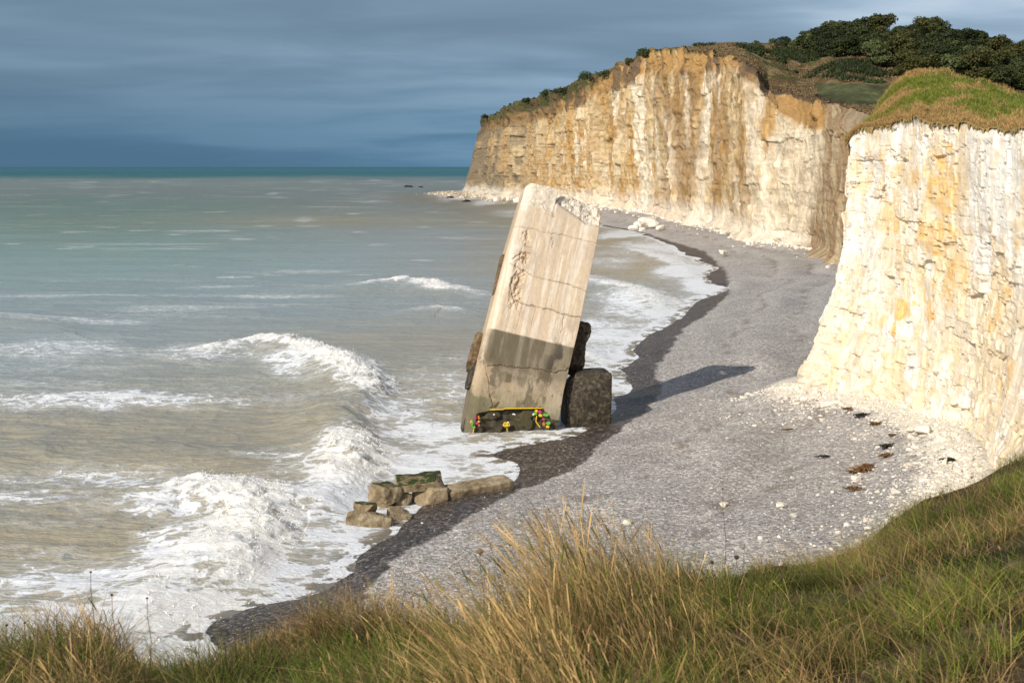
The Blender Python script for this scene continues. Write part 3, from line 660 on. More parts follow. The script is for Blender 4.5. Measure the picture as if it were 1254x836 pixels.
# ------------------------------------------------------------------ near cliff and its turf
near_lip = P([1700, 1400, 1250, 1130, 1075, 1042, 1038, 1056, 1080, 1100, 1121, 1138, 1197, 1254, 1350, 1500, 1700, 2000, 2600, 3600], [165, 172, 175, 176, 175, 174, 173, 160, 156, 151, 145, 152, 155, 157, 160, 170, 190, 240, 330, 500],
             [128, 121, 114, 107, 102, 98, 96.5, 95.5, 92.5, 90.5, 87, 84.5, 78, 71, 61, 50, 40, 29, 17, 9])
foot_for = np.array([(85, 124), (62, 118), (46, 113), (32, 105), (24, 99.8), (20.2, 96.4), (19.0, 93.6), (20.2, 91.6), (21.6, 89.6), (22.4, 87.4), (23.2, 84.8), (23.9, 81.0), (24.2, 74.5), (23.2, 68), (21.6, 62), (20.0, 57), (18.2, 51), (15.5, 45), (8, 38), (-20, 32)], float)
def build_near():
    nc, nr = 1300, 420
    u0 = np.linspace(0, 1, len(near_lip))
    # more columns where the camera looks
    key = np.interp(np.linspace(0, 1, nc), [0, .06, .92, 1], [0, 4.5/19, 14.5/19, 1])
    def at(a): 
        s_ = subdiv(a, 6); return np.array([np.interp(key, np.linspace(0, 1, len(s_)), s_[:, k]) for k in range(s_.shape[1])]).T
    L = at(near_lip); Fp = at(foot_for)
    Fz = np.full(nc, 1.6); Fp = np.column_stack([Fp, Fz])
    v = np.linspace(0, 1, nr)
    g = np.interp(v, [0, .03, .10, .19, .31, .47, .6, 1], [0, .04, .12, .24, .5, .8, .95, 1])
    g = np.repeat(g[:, None], nc, 1)
    co = np.zeros((nr, nc, 3))
    co[..., :2] = Fp[None, :, :2]*(1-g[..., None])+L[None, :, :2]*g[..., None]
    co[..., 2] = (Fz-1.2)[None]*(1-v[:, None])+L[None, :, 2]*v[:, None]
    T = np.gradient(Fp[:, :2]+L[:, :2], axis=0); k = np.ones(41)/41
    for q in (0, 1): T[:, q] = np.convolve(np.pad(T[:, q], 20, 'edge'), k, 'valid')
    T /= np.linalg.norm(T, axis=1)[:, None]+1e-9; N = np.stack([T[:, 1], -T[:, 0], 0*T[:, 0]], 1)
    # outward must point to the beach: test at the middle
    mid = nc//2
    if N[mid]@np.array([-1, -.2, 0]) < 0: N = -N
    s = np.concatenate([[0], np.cumsum(np.linalg.norm(np.diff((L+Fp)[:, :2]/2, axis=0), axis=1))])[None]+0*co[..., 2]; Z = co[..., 2]; V = np.repeat(v[:, None], nc, 1)
    big = fbm(s/7, Z/9, oct=3, seed=101)-.5
    blk = ridged(s/3.2, Z/2.6, oct=4, seed=102)-.5
    fine = fbm(s/.8, Z/.6, oct=4, seed=103)-.5
    tilt = Z+.03*s+.35*fbm(s/6, Z/9, oct=3, seed=119)
    bedc = np.abs(((tilt/.95+.25*fbm(s/5, Z/3, oct=2, seed=104)) % 1)-.5)*2; bed = ss(.90, 1.0, bedc)*ss(.57, .68, fbm(s/1.1, Z/1.4, oct=4, seed=105, gain=.65))
    vert = ridged(s/2.4, Z/14, oct=3, seed=106)-.5
    pit = ss(.69, .80, fbm(s/.6, Z/.3, oct=4, seed=107))
    frac = ss(.40, .60, fbm(s/5, Z/4, oct=3, seed=130)+.10*ss(12, 4, Z))
    c1_ = cells(s/2.1, Z/1.25, 131); c2_ = cells(s/.8, Z/.42, 132); c3_ = cells(s/1.2, Z/2.6, 133)
    disp = big*1.3+blk*.16+fine*.13-bed*.10-pit*.13+(c1_-.5)*.34*frac+(c2_-.5)*.13*(.2+.8*frac)+(c3_-.5)*.18
    disp += ss(.24, .0, V)*((ridged(s/2.2, Z/2.2, oct=4, seed=108)-.35)*1.3+(cells(s/1.1, Z/.7, 134)-.4)*.45)
    edge = ss(1.0, .97, V)
    co = co+N[None]*(disp*(.35+.65*edge))[..., None]
    co[..., 2] += (fbm(s/3.5, s*0, oct=4, seed=109, gain=.6)-.5)*.8*ss(.9, 1, V)
    ppx, ppy = proj(co[..., 0], co[..., 1], co[..., 2])
    white = np.array([.80, .76, .69]); cream = np.array([.74, .62, .44]); ochre = np.array([.74, .42, .10]); grey = np.array([.55, .52, .48]); tan = np.array([.80, .66, .48])
    n1 = fbm(s/3.5, Z/4, oct=4, seed=111); n2 = fbm(s/1.0, Z/1.2, oct=4, seed=112); n3 = fbm(s/.7, Z/2.2, oct=4, seed=113)
    c = mix(white, cream, ss(.42, .62, n1*.5+n3*.5)*.75)
    lowc = ss(290, 400, ppy)*.8; c = mix(c, mix(cream, white, ss(.45, .6, n2)), lowc)
    om = 0
    for (cx, cy, rx, ry, a) in [(1158, 235, 20, 38, .42), (1150, 290, 26, 26, .42), (1165, 330, 22, 45, .30), (1120, 222, 14, 14, .22), (1090, 250, 20, 60, .17), (1104, 378, 12, 14, .35), (1140, 350, 34, 60, .18), (1176, 380, 12, 60, .22), (1225, 370, 24, 60, .16), (1230, 460, 30, 60, .14), (1070, 210, 30, 40, .14), (1085, 400, 20, 60, .12), (1162, 180, 6, 8, .3)]:
        om = np.maximum(om, a*np.exp(-((ppx-cx)/rx)**2-((ppy-cy)/ry)**2)) if not np.isscalar(om) else a*np.exp(-((ppx-cx)/rx)**2-((ppy-cy)/ry)**2)
    om = om*1.25+.08; n4 = fbm(s/.35, Z/.4, oct=4, seed=116, gain=.65)*.6+.4*(c2_*.5+c3_*.5)
    of = ss(.68, .84, om*1.0+n2*.42+n3*.22+n4*.26); c = mix(c, ochre, of*.9); c = mix(c, np.array([.72, .56, .34]), ss(.52, .66, fbm(s/.9, Z/1.7, oct=5, seed=117, gain=.6))*(.30+.35*ss(1210, 1150, ppx))); c = mix(c, np.array([.60, .46, .30]), ss(.80, .9, c1_)*frac*.45); c = mix(c, white*1.02, ss(.75, .8, c2_)*ss(.45, .6, n1)*.5)
    strip = ss(1176, 1200, ppx)*ss(300, 420, ppy); c = mix(c, np.array([.66, .52, .34]), strip*ss(.42, .6, fbm(s/.35, Z/3.5, oct=4, seed=118))*.7); c = mix(c, np.array([.80, .58, .30]), ss(.52, .72, om*.8+n2*.3+n1*.5)*.45)
    c = mix(c, np.array([.66, .60, .52]), ss(.50, .66, fbm(s/1.2, Z/7, oct=4, seed=114))*.30); thr = fbm(s/.25, Z/1.1, oct=4, seed=115); c = mix(c, np.array([.58, .42, .22]), ss(.60, .72, thr)*ss(.45, .6, n1)*.45)
    c = c*(1+.35*(n4[..., None]-.5)); c = mix(c, grey*.35, np.clip(bed*.6+pit*.7, 0, 1)*.6)
    c = mix(c, np.array([.10, .08, .05]), ss(.985, 1.0, V+.015*(n2-.5)))
    # beyond the frame the same cliff is overgrown earth under the viewpoint
    ov = ss(16, 13, np.arange(nc)[None]*0+np.linspace(0, 1, nc)[None]*0+(1-key[None])*19+11.5)
    c = mix(c, np.array([.09, .08, .035]), ss(.80, .86, key)[None]+0*Z)
    tag(mesh('near_cliff', co, gridfaces(nr, nc, True), M_NEAR, colors={'albedo': c}), kind='structure')
    return co[-1], L
nl, nL = build_near()
crest_px = [(1036, 176, 99), (1050, 168, 101), (1062, 154, 103), (1074, 134, 105), (1085, 116, 106), (1098, 102, 107), (1112, 94, 107), (1130, 90, 106), (1160, 91, 104), (1200, 98, 102), (1235, 114, 100), (1254, 122, 98), (1350, 140, 90), (1500, 150, 78), (1700, 160, 66), (2000, 200, 50), (2600, 300, 30), (3600, 450, 16)]
def near_turf_point(k, v):
    pass
def build_near_turf():
    a = np.array(crest_px, float)
    # columns follow the lip from the corner rightwards
    lpx, lpy = proj(nl[:, 0], nl[:, 1], nl[:, 2])
    i0 = int(np.argmin(np.where(np.arange(len(nl)) > 60, lpx, 1e9)))
    lip = nl[i0:]; lp = lpx[i0:]; n = len(lip)
    q = np.maximum.accumulate(lp)
    cp = np.interp(q, a[:, 0], a[:, 0]); crest = P(q, np.interp(q, a[:, 0], a[:, 1]), np.interp(q, a[:, 0], a[:, 2]))
    v = np.linspace(0, 1, 90)
    rows = []
    for t_ in v:
        pt = lip*(1-t_)+crest*t_
        bulge = .16*np.maximum(crest[:, 2]-lip[:, 2], 0)*math.sin(math.pi*t_)
        pt = pt.copy(); pt[:, 2] += -bulge*.6; rows.append(pt)
    co = np.array(rows); V = np.repeat(v[:, None], n, 1); X, Y = co[..., 0], co[..., 1]
    nn = fbm(X/1.6, Y/1.6, oct=4, seed=121)-.5; n2 = fbm(X/.5, Y/.5, oct=3, seed=122)-.5
    co[..., 2] += (nn*.9+n2*.3)*ss(0, .05, V)+.12*ss(0, .02, V)
    over = co[:1].copy(); on_ = fbm(np.arange(n)/9., np.zeros(n), oct=4, seed=129, gain=.7); over[..., 0] -= .12; over[..., 2] -= .05+.35*ss(.45, .8, on_)   # turf hanging over the lip
    back = co[-1:]+np.array([3, 10, -4.]); back2 = co[-1:]+np.array([12, 30, -16.])
    co = np.concatenate([over, co, back, back2])
    n1 = fbm(co[..., 0]/2.2, co[..., 1]/2.2, oct=3, seed=123)
    green = np.array([.13, .17, .03]); dry = np.array([.34, .25, .10])
    VV = np.concatenate([[0], v, [1, 1]])[:, None]
    c = mix(dry, green, ss(.42, .56, n1)*ss(.08, .3, VV)*.9)
    tag(mesh('clifftop', co, gridfaces(co.shape[0], n), M_TURF, colors={'albedo': c}), kind='structure')
    return co[1:-2]
turf_near = build_near_turf()

# seabed / wide ground sheet
g = mesh('ground', [(-30000, -3000, -7), (30000, -3000, -7), (30000, 60000, -7), (-30000, 60000, -7)], np.array([[0, 1, 2, 3]]), m_plain('seabed', (.12, .12, .10)), smooth=False); tag(g, kind='structure')

# ------------------------------------------------------------------ foreground clifftop
edge_tab = [(-2500, 900, 5), (-800, 860, 6), (0, 822, 7.0), (60, 800, 7.2), (130, 806, 7.3), (200, 828, 7.2), (280, 812, 7.3), (330, 790, 7.5), (400, 774, 7.6), (500, 772, 7.6), (560, 768, 7.6), (640, 756, 7.8), (700, 742, 8.2), (800, 722, 9), (860, 712, 9.6), (900, 704, 10), (960, 690, 11), (1050, 668, 12.2), (1090, 640, 12.8), (1130, 612, 13.2), (1200, 588, 14), (1254, 562, 15), (1400, 500, 17), (1700, 420, 20), (2600, 330, 26), (4000, 300, 30)]
et = np.array(edge_tab, float)
def fg_z(px, r):
    """foreground height as a function of azimuth (photo px at infinity) and world Y distance r"""
    re = np.interp(px, et[:, 0], et[:, 2]); pe = np.interp(px, et[:, 0], et[:, 1])
    u = (CY-pe)/F; slope = (st-u*ct)/(ct+u*st); ze = H-re*slope
    q = r/re
    z = 15.35+(ze-15.35)*np.clip(q, 0, 1)**1.25
    z = np.where(q > 1, ze-(r-re)*1.25-.25*ss(1, 1.1, q), z)
    return z, re
def fgpos(px, r):
    z, re = fg_z(px, r)
    x = (px-CX)/F*(r*ct+(H-z)*st)
    bump = (fbm(x/1.1, r/1.1, oct=3, seed=131)-.5)*.16
    hum = .16*np.exp(-((px-95)/60)**2-((r-6.6)/.8)**2)*0
    return np.stack([x, r+0*x, z+bump*ss(3, 5, r)+hum], -1)
def build_fg():
    npx, nr_ = 420, 200
    pxs = np.concatenate([np.linspace(-2500, -150, 40)[:-1], np.linspace(-150, 1400, 340), np.linspace(1400, 4000, 40)[1:]])
    q = np.concatenate([[-.6, 0], np.linspace(.2, 1.12, 170), np.linspace(1.12, 2.6, 20)[1:]])
    PX, Q = np.meshgrid(pxs, q); re = np.interp(PX, et[:, 0], et[:, 2])
    co = fgpos(PX, Q*re)
    X, Y = co[..., 0], co[..., 1]
    n = fbm(X/.7, Y/.7, oct=4, seed=132); n2 = fbm(X/.25, Y/.25, oct=3, seed=133)
    c = mix(np.array([.10, .068, .036]), np.array([.035, .038, .012]), ss(.42, .6, n)); c = mix(c, np.array([.34, .25, .16]), ss(.58, .72, n2*.6+n*.4)*.6)
    m = NT('foreground_soil'); p = m.pos(); col = m.attr('albedo', True); nn = m.noise(p, 14, 8, .7)
    c_ = m.mix(1, col, m.rng(nn, .3, .7, .5, 1.4, False), 'MULTIPLY'); mt = m.done(c_, .95, m.bump(nn, .9, .06), .1)
    tag(mesh('foreground_ground', co, gridfaces(len(q), len(pxs)), mt, colors={'albedo': c}), kind='structure')
build_fg()

# ------------------------------------------------------------------ grass
M_GRASS = m_grass('grass_blade')
def blades(name, base, height, width, lean, col_b, col_t, segs=4, label=None, cat=None, head=None):
    """base (n,3); lean (n,2) horizontal tip offset in units of height; colours (n,3)"""
    n = len(base); t_ = np.linspace(0, 1, segs+1)
    a = rng.uniform(0, 2*np.pi, n); wd = np.stack([np.cos(a), np.sin(a), 0*a], 1)
    curl = t_[None]**1.8
    off = np.zeros((n, segs+1, 3)); off[..., :2] = lean[:, None, :]*(curl*height[:, None])[..., None]
    ll = np.minimum(np.linalg.norm(lean, axis=1), .95)
    off[..., 2] = height[:, None]*(t_[None]-.35*(ll**2)[:, None]*curl)
    ww = width[:, None]*(1-t_[None]**2)*.5
    if head is not None:
        ww = width[:, None]*.5*(np.where(t_[None] > .80, 1.0+head[:, None]*np.sin(np.clip((t_[None]-.78)/.22, 0, 1)*np.pi), .9-.3*t_[None]))
    c = base[:, None]+off
    L, Rr = c-wd[:, None]*ww[..., None], c+wd[:, None]*ww[..., None]
    co = np.stack([L, Rr], 2).reshape(n, -1, 3)
    k = np.arange(segs)*2; f1 = np.stack([k, k+1, k+3, k+2], 1)
    f = (np.arange(n)[:, None, None]*((segs+1)*2)+f1[None]).reshape(-1, 4)
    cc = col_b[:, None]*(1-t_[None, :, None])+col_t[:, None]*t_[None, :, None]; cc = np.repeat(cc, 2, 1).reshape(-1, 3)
    o = mesh(name, co.reshape(-1, 3), f, M_GRASS, smooth=True, colors={'albedo': cc})
    return tag(o, label, cat, kind='stuff')
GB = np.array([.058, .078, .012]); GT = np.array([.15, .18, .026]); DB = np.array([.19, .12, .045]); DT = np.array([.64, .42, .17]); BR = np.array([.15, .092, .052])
def fg_grass():
    # short turf, green and dead mixed
    n = 130000
    px = rng.uniform(-120, 1400, n); re = np.interp(px, et[:, 0], et[:, 2]); q = 1.02*rng.uniform(.28, 1, n)**.75
    b = fgpos(px, q*re); x, y = b[:, 0], b[:, 1]
    cl = fbm(x/.45, y/.45, oct=3, seed=141); cl2 = fbm(x/1.6, y/1.6, oct=2, seed=142)
    bare = ss(.56, .42, cl)*ss(780, 900, px)
    keep = rng.random(n) > bare*.8; b, x, y, cl, cl2, px, q = [k[keep] for k in (b, x, y, cl, cl2, px, q)]; n = len(b)
    tuft = ss(.45, .65, cl)
    h = rng.uniform(.03, .11, n)*(1+2.0*tuft)*np.interp(px, [-100, 780, 900, 1400], [1.35, 1.35, .85, .8])
    h *= np.where((q > .93) & (px > 900), .7, 1)
    dead = rng.random(n) < (.60-.50*ss(.42, .56, cl2)+.30*ss(.9, 1, q)-.18*(px > 850))
    v = (rng.uniform(.45, 1.35, n)*np.interp(fbm(x/.3, y/.3, oct=2, seed=143), [.35, .65], [.55, 1.25]))[:, None]
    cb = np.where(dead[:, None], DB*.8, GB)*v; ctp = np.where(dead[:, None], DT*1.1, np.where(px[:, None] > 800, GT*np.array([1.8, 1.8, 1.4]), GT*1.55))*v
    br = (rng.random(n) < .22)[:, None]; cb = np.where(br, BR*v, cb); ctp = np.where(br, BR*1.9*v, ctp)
    lean = rng.normal(0, .75, (n, 2))+np.array([-.25, .1])
    b[:, 2] -= .01
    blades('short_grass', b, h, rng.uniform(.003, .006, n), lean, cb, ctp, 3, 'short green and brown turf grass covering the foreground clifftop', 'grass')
    # long dry stems
    n = 17000
    px = np.concatenate([rng.normal(690, 95, n//2), rng.uniform(380, 900, n//4), rng.normal(100, 55, n//8), rng.uniform(-60, 1000, n-n//2-n//4-n//8)]); n = len(px)
    re = np.interp(px, et[:, 0], et[:, 2]); q = rng.uniform(.45, 1.0, n)
    b = fgpos(px, q*re); cl = fbm(b[:, 0]/.5, b[:, 1]/.5, oct=3, seed=151)
    keep = rng.random(n) < ss(.40, .56, cl); b, px, q = b[keep], px[keep], q[keep]; n = len(b)
    hz = np.interp(px, [-60, 60, 90, 140, 190, 230, 420, 520, 640, 700, 780, 860, 950, 1100], [.14, .24, .33, .30, .16, .13, .16, .30, .58, .66, .55, .28, .20, .18])
    h = hz*(.35+.85*rng.random(n)**1.4)*np.interp(q, [.45, .75, 1], [.8, 1, 1])
    v = (rng.uniform(.45, 1.35, n)*np.interp(fbm(b[:, 0]/.22, b[:, 1]/.22, oct=2, seed=152), [.35, .65], [.65, 1.25]))[:, None]; g_ = (rng.random(n) < .22)[:, None]
    cb = np.where(g_, GB*1.1, DB*1.3)*v; ctp = np.where(g_, GT, DT)*v
    lean = np.stack([rng.normal(-.40, .26, n), rng.normal(.10, .26, n)], 1)
    hd = np.where(rng.random(n) < .35, rng.uniform(.6, 2.2, n), -.6)
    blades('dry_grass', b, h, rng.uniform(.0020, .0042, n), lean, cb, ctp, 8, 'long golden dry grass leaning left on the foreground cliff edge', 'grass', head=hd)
    n = 9000; px = rng.uniform(760, 1400, n); re = np.interp(px, et[:, 0], et[:, 2]); q = rng.uniform(.3, 1.0, n); b = fgpos(px, q*re)
    cl = fbm(b[:, 0]/.6, b[:, 1]/.6, oct=3, seed=155); keep = rng.random(n) < ss(.40, .6, cl); b = b[keep]; n = len(b); v = rng.uniform(.7, 1.25, n)[:, None]
    blades('straw', b, rng.uniform(.10, .34, n), rng.uniform(.002, .004, n), rng.normal(0, .8, (n, 2))+np.array([-.5, -.1]), DB*1.3*v, DT*1.05*v, 6, 'dead straw lying over the short turf at the right of the foreground', 'straw')
    # leafy long green blades low in the tussocks
    n = 16000
    px = np.concatenate([rng.uniform(250, 900, n*2//3), rng.uniform(-100, 1350, n-n*2//3)]); n = len(px); re = np.interp(px, et[:, 0], et[:, 2]); q = rng.uniform(.4, .97, n)
    b = fgpos(px, q*re); cl = fbm(b[:, 0]/.4, b[:, 1]/.4, oct=3, seed=161); keep = rng.random(n) < ss(.42, .6, cl); b, px, q = b[keep], px[keep], q[keep]; n = len(b)
    h = rng.uniform(.10, .28, n)*np.where(px > 900, .55, 1); v = rng.uniform(.6, 1.3, n)[:, None]
    lean = rng.normal(0, .45, (n, 2))+np.array([-.3, 0])
    blades('green_grass', b, h, rng.uniform(.003, .007, n), lean, GB*v, GT*1.05*v, 5, 'fresh green grass tussocks between the dry stems in the foreground', 'grass')
fg_grass()
def near_grass():
    R_, Cc = turf_near.shape[:2]; n = 110000
    i = (rng.random(n)**1.15*(R_-1)); j = rng.random(n)*(min(Cc-1, 900)-1); i0, j0 = i.astype(int), j.astype(int); fi, fj = (i-i0)[:, None], (j-j0)[:, None]
    b = (turf_near[i0, j0]*(1-fi)+turf_near[i0+1, j0]*fi)*(1-fj)+(turf_near[i0, j0+1]*(1-fi)+turf_near[i0+1, j0+1]*fi)*fj
    n1 = fbm(b[:, 0]/2.2, b[:, 1]/2.2, oct=3, seed=123); vv = i/(R_-1)
    g_ = (rng.random(n) < (ss(.40, .54, n1)*ss(.06, .28, vv)*ss(1.02, .85, vv)*.92))[:, None]; v = rng.uniform(.65, 1.35, n)[:, None]
    cb = np.where(g_, np.array([.12, .15, .02]), DB*1.15)*v; ctp = np.where(g_, np.array([.27, .32, .045]), DT*1.0)*v
    h = rng.uniform(.12, .38, n)
    lean = rng.normal(0, .45, (n, 2))+np.array([-.2, -.1])
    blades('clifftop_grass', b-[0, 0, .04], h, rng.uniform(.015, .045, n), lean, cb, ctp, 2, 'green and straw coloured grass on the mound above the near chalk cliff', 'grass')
near_grass()
def hill_scrub():
    # low heath on the hillside
    n = 90000; px = rng.uniform(850, 1180, n); v = rng.uniform(.0, .95, n)
    o = np.array(hill_surface(px, v)); X, Y = o[:, 0], o[:, 1]
    nn = fbm(X/9, Y/9, oct=4, seed=91); ppx, ppy = proj(o[:, 0], o[:, 1], o[:, 2])
    green = ss(.5, .56, fbm(X/13+5, Y/13, oct=3, seed=171))*ss(.32, .5, v)
    fieldm = (ppx > 1000) & (ppx < 1105) & (ppy > 100) & (ppy < 130) & (ppy-.09*(ppx-1000) < 126)
    keep = ~fieldm & (rng.random(n) < .35+.65*green+.5*(v < .1)); o, green, v = o[keep], green[keep], v[keep]; n = len(o)
    g_ = (rng.random(n) < green)[:, None]; vv = rng.uniform(.6, 1.4, n)[:, None]
    cb = np.where(g_, np.array([.026, .034, .012]), np.array([.15, .105, .052]))*vv; ctp = cb*1.8
    h = np.where(g_[:, 0], rng.uniform(.5, 1.5, n), rng.uniform(.2, .6, n))
    blades('scrub', o, h, np.where(g_[:, 0], .42, .25)*rng.uniform(.6, 1.2, n), rng.normal(0, .5, (n, 2)), cb, ctp, 2, 'low brown heath and dark green scrub on the slope below the wood', 'scrub')
hill_scrub()

# ------------------------------------------------------------------ trees and bushes
M_LEAF = m_grass('foliage'); M_BARK = m_plain('bark', (.09, .07, .05), .9)
def leaf_cloud(name, lobes, n, size, parent, c1, c2, seed):
    r_ = np.random.default_rng(seed); lob = np.array(lobes); w_ = lob[:, 3]**2; k = r_.choice(len(lob), n, p=w_/w_.sum())
    d = r_.normal(size=(n, 3)); d /= np.linalg.norm(d, axis=1)[:, None]; d[:, 2] = np.where(d[:, 2] < -.35, -d[:, 2], d[:, 2])
    rr = lob[k, 3]*(1-.45*r_.random(n)**2.2); ctr = lob[k, :3]+d*rr[:, None]*np.array([1, 1, .8])
    ctr += (vnoise(ctr[:, 0]*1.1, ctr[:, 1]*1.1, ctr[:, 2]*1.1, seed)[:, None]-.5)*d*1.1
    nn = d+r_.normal(0, .55, (n, 3)); nn /= np.linalg.norm(nn, axis=1)[:, None]
    a = np.cross(nn, r_.normal(size=(n, 3))); a /= np.linalg.norm(a, axis=1)[:, None]; b = np.cross(nn, a)
    s_ = size*r_.uniform(.5, 1.3, n)[:, None]
    q = np.stack([ctr-a*s_*.5-b*s_*.35, ctr+a*s_*.4-b*s_*.5, ctr+a*s_*.55+b*s_*.4, ctr-a*s_*.35+b*s_*.55], 1)
    q[:, 2] += nn*s_*.25
    t_ = np.clip(r_.normal(.5, .3, n)+.5*(vnoise(ctr[:, 0]*.6, ctr[:, 1]*.6, ctr[:, 2]*.6, seed+4)-.5), 0, 1)[:, None]
    col = np.repeat(c1*(1-t_)+c2*t_, 4, 0)
    f = np.arange(n*4).reshape(n, 4)
    return mesh(name, q.reshape(-1, 3), f, M_LEAF, parent, False, colors={'albedo': col})
def tree_proto(seed, hgt, wid, c1, c2, name='tree', n=5200):
    r_ = np.random.default_rng(seed); root = empty(name)
    lobes = [(0, 0, hgt*.60, wid*.38)]
    for k in range(17):
        a = r_.uniform(0, 6.28); rr = wid*.5*r_.uniform(.3, .72); z = hgt*r_.uniform(.22, .78)-.12*rr; lobes.append((math.cos(a)*rr, math.sin(a)*rr, z, wid*r_.uniform(.14, .25)))
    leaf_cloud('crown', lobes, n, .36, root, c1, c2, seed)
    mb = MB(); mb.add(*tube([(0, 0, -1), (.1, 0, hgt*.2), (.05, .1, hgt*.45), (0, 0, hgt*.62)], [.30, .24, .18, .08]))
    for k in range(6):
        a = r_.uniform(0, 6.28); L_ = wid*.34; mb.add(*tube([(0, 0, hgt*.28+.1*k), (math.cos(a)*L_*.5, math.sin(a)*L_*.5, hgt*.45), (math.cos(a)*L_, math.sin(a)*L_, hgt*.62)], [.13, .09, .03], 6))
    mesh_mb('trunk', mb, M_BARK, root)
    return root
g1_, g2_ = np.array([.022, .030, .009]), np.array([.078, .092, .028])  # wood foliage darkened to stand in for a cloud shadow over the hilltop
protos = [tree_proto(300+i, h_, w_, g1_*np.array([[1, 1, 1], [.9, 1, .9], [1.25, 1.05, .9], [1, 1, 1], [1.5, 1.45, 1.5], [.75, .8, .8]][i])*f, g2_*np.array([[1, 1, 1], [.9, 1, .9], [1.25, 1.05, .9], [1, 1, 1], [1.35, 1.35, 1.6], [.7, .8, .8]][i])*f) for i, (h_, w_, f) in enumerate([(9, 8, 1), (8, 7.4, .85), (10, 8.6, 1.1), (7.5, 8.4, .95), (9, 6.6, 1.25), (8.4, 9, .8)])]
used = [False]*len(protos)
ORD = ['first', 'second', 'third', 'fourth', 'fifth', 'sixth', 'seventh', 'eighth', 'ninth', 'tenth', 'eleventh', 'twelfth', 'thirteenth', 'fourteenth', 'fifteenth', 'sixteenth', 'seventeenth', 'eighteenth', 'nineteenth', 'twentieth', 'twenty-first', 'twenty-second', 'twenty-third', 'twenty-fourth', 'twenty-fifth', 'twenty-sixth', 'twenty-seventh', 'twenty-eighth']
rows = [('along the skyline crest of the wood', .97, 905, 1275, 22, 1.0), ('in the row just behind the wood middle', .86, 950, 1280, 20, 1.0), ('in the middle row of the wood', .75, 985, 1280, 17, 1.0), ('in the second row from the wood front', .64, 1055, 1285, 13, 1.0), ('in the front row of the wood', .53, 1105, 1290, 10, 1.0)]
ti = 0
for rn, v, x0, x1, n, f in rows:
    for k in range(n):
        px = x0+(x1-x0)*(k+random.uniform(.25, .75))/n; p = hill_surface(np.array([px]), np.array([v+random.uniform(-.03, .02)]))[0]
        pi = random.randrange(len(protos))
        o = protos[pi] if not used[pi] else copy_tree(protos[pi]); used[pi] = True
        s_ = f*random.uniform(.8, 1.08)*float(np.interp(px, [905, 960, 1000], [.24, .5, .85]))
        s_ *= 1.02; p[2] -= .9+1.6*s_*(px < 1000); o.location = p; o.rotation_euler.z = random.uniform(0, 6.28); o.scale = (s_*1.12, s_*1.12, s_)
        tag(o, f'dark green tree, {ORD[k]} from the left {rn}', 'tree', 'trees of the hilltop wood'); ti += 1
# bushes on the cliff edge and slope
def bush(px, v, w_, h_, label, seed, c1, c2, pos=None):
    r_ = np.random.default_rng(seed); p = hill_surface(np.array([float(px)]), np.array([v]))[0] if pos is None else pos
    root = empty('bush', p)
    lobes = [(r_.uniform(-.5, .5)*w_*.7, r_.uniform(-.5, .5)*w_*.7, h_*r_.uniform(-.25, .15), h_*r_.uniform(.35, .6)) for _ in range(14)]
    root.location.z -= .35*h_; leaf_cloud('foliage', lobes, 2600, .34, root, c1, c2, seed)
    mb = MB()
    for k in range(4): mb.add(*tube([(0, 0, -.4), (r_.uniform(-.4, .4)*w_*.5, r_.uniform(-.4, .4)*w_*.5, h_*.5)], [.12, .04], 6))
    mesh_mb('stem', mb, M_BARK, root)
    tag(root, label, 'bush', 'bushes on the far clifftop')
bg1, bg2 = np.array([.022, .034, .010]), np.array([.075, .10, .03])
for a in [(800, .02, 9, 3.6, 'round green bush on the highest point of the far cliff'), (732, .01, 16, 4.6, 'largest green bush clinging to the far cliff edge'), (745, .03, 10, 3.2, 'green bush just right of the largest one on the far cliff edge'), (690, .01, 14, 3.6, 'dark bush left of the largest one on the far cliff edge'), (672, .01, 12, 3, 'dark bush on the descending cliff edge, second from its seaward side'),
          (650, .01, 10, 2.6, 'small dark bush nearest the sea on the descending cliff edge'), (600, .01, 10, 1.8, 'low bush at the seaward nose of the far cliff'), (775, .02, 7, 2.6, 'small bush between the round bush and the largest one'), (868, .45, 8, 2.2, 'low dark bush on the skyline left of the wood'), (918, .42, 8, 2.4, 'dark bush on dry ground at the wood left end'), (945, .45, 9, 2.6, 'dark bush below the wood left end'), (965, .35, 6, 1.8, 'small dark bush in dry grass above the clay bluff'),
          (1000, .40, 7, 2, 'dark bush in dry grass above the green field'), (1068, .42, 6, 2, 'isolated dark bush on dry ground right of the field')]:
    bush(a[0], a[1], a[2], a[3], a[4], int(a[0]), bg1, bg2)

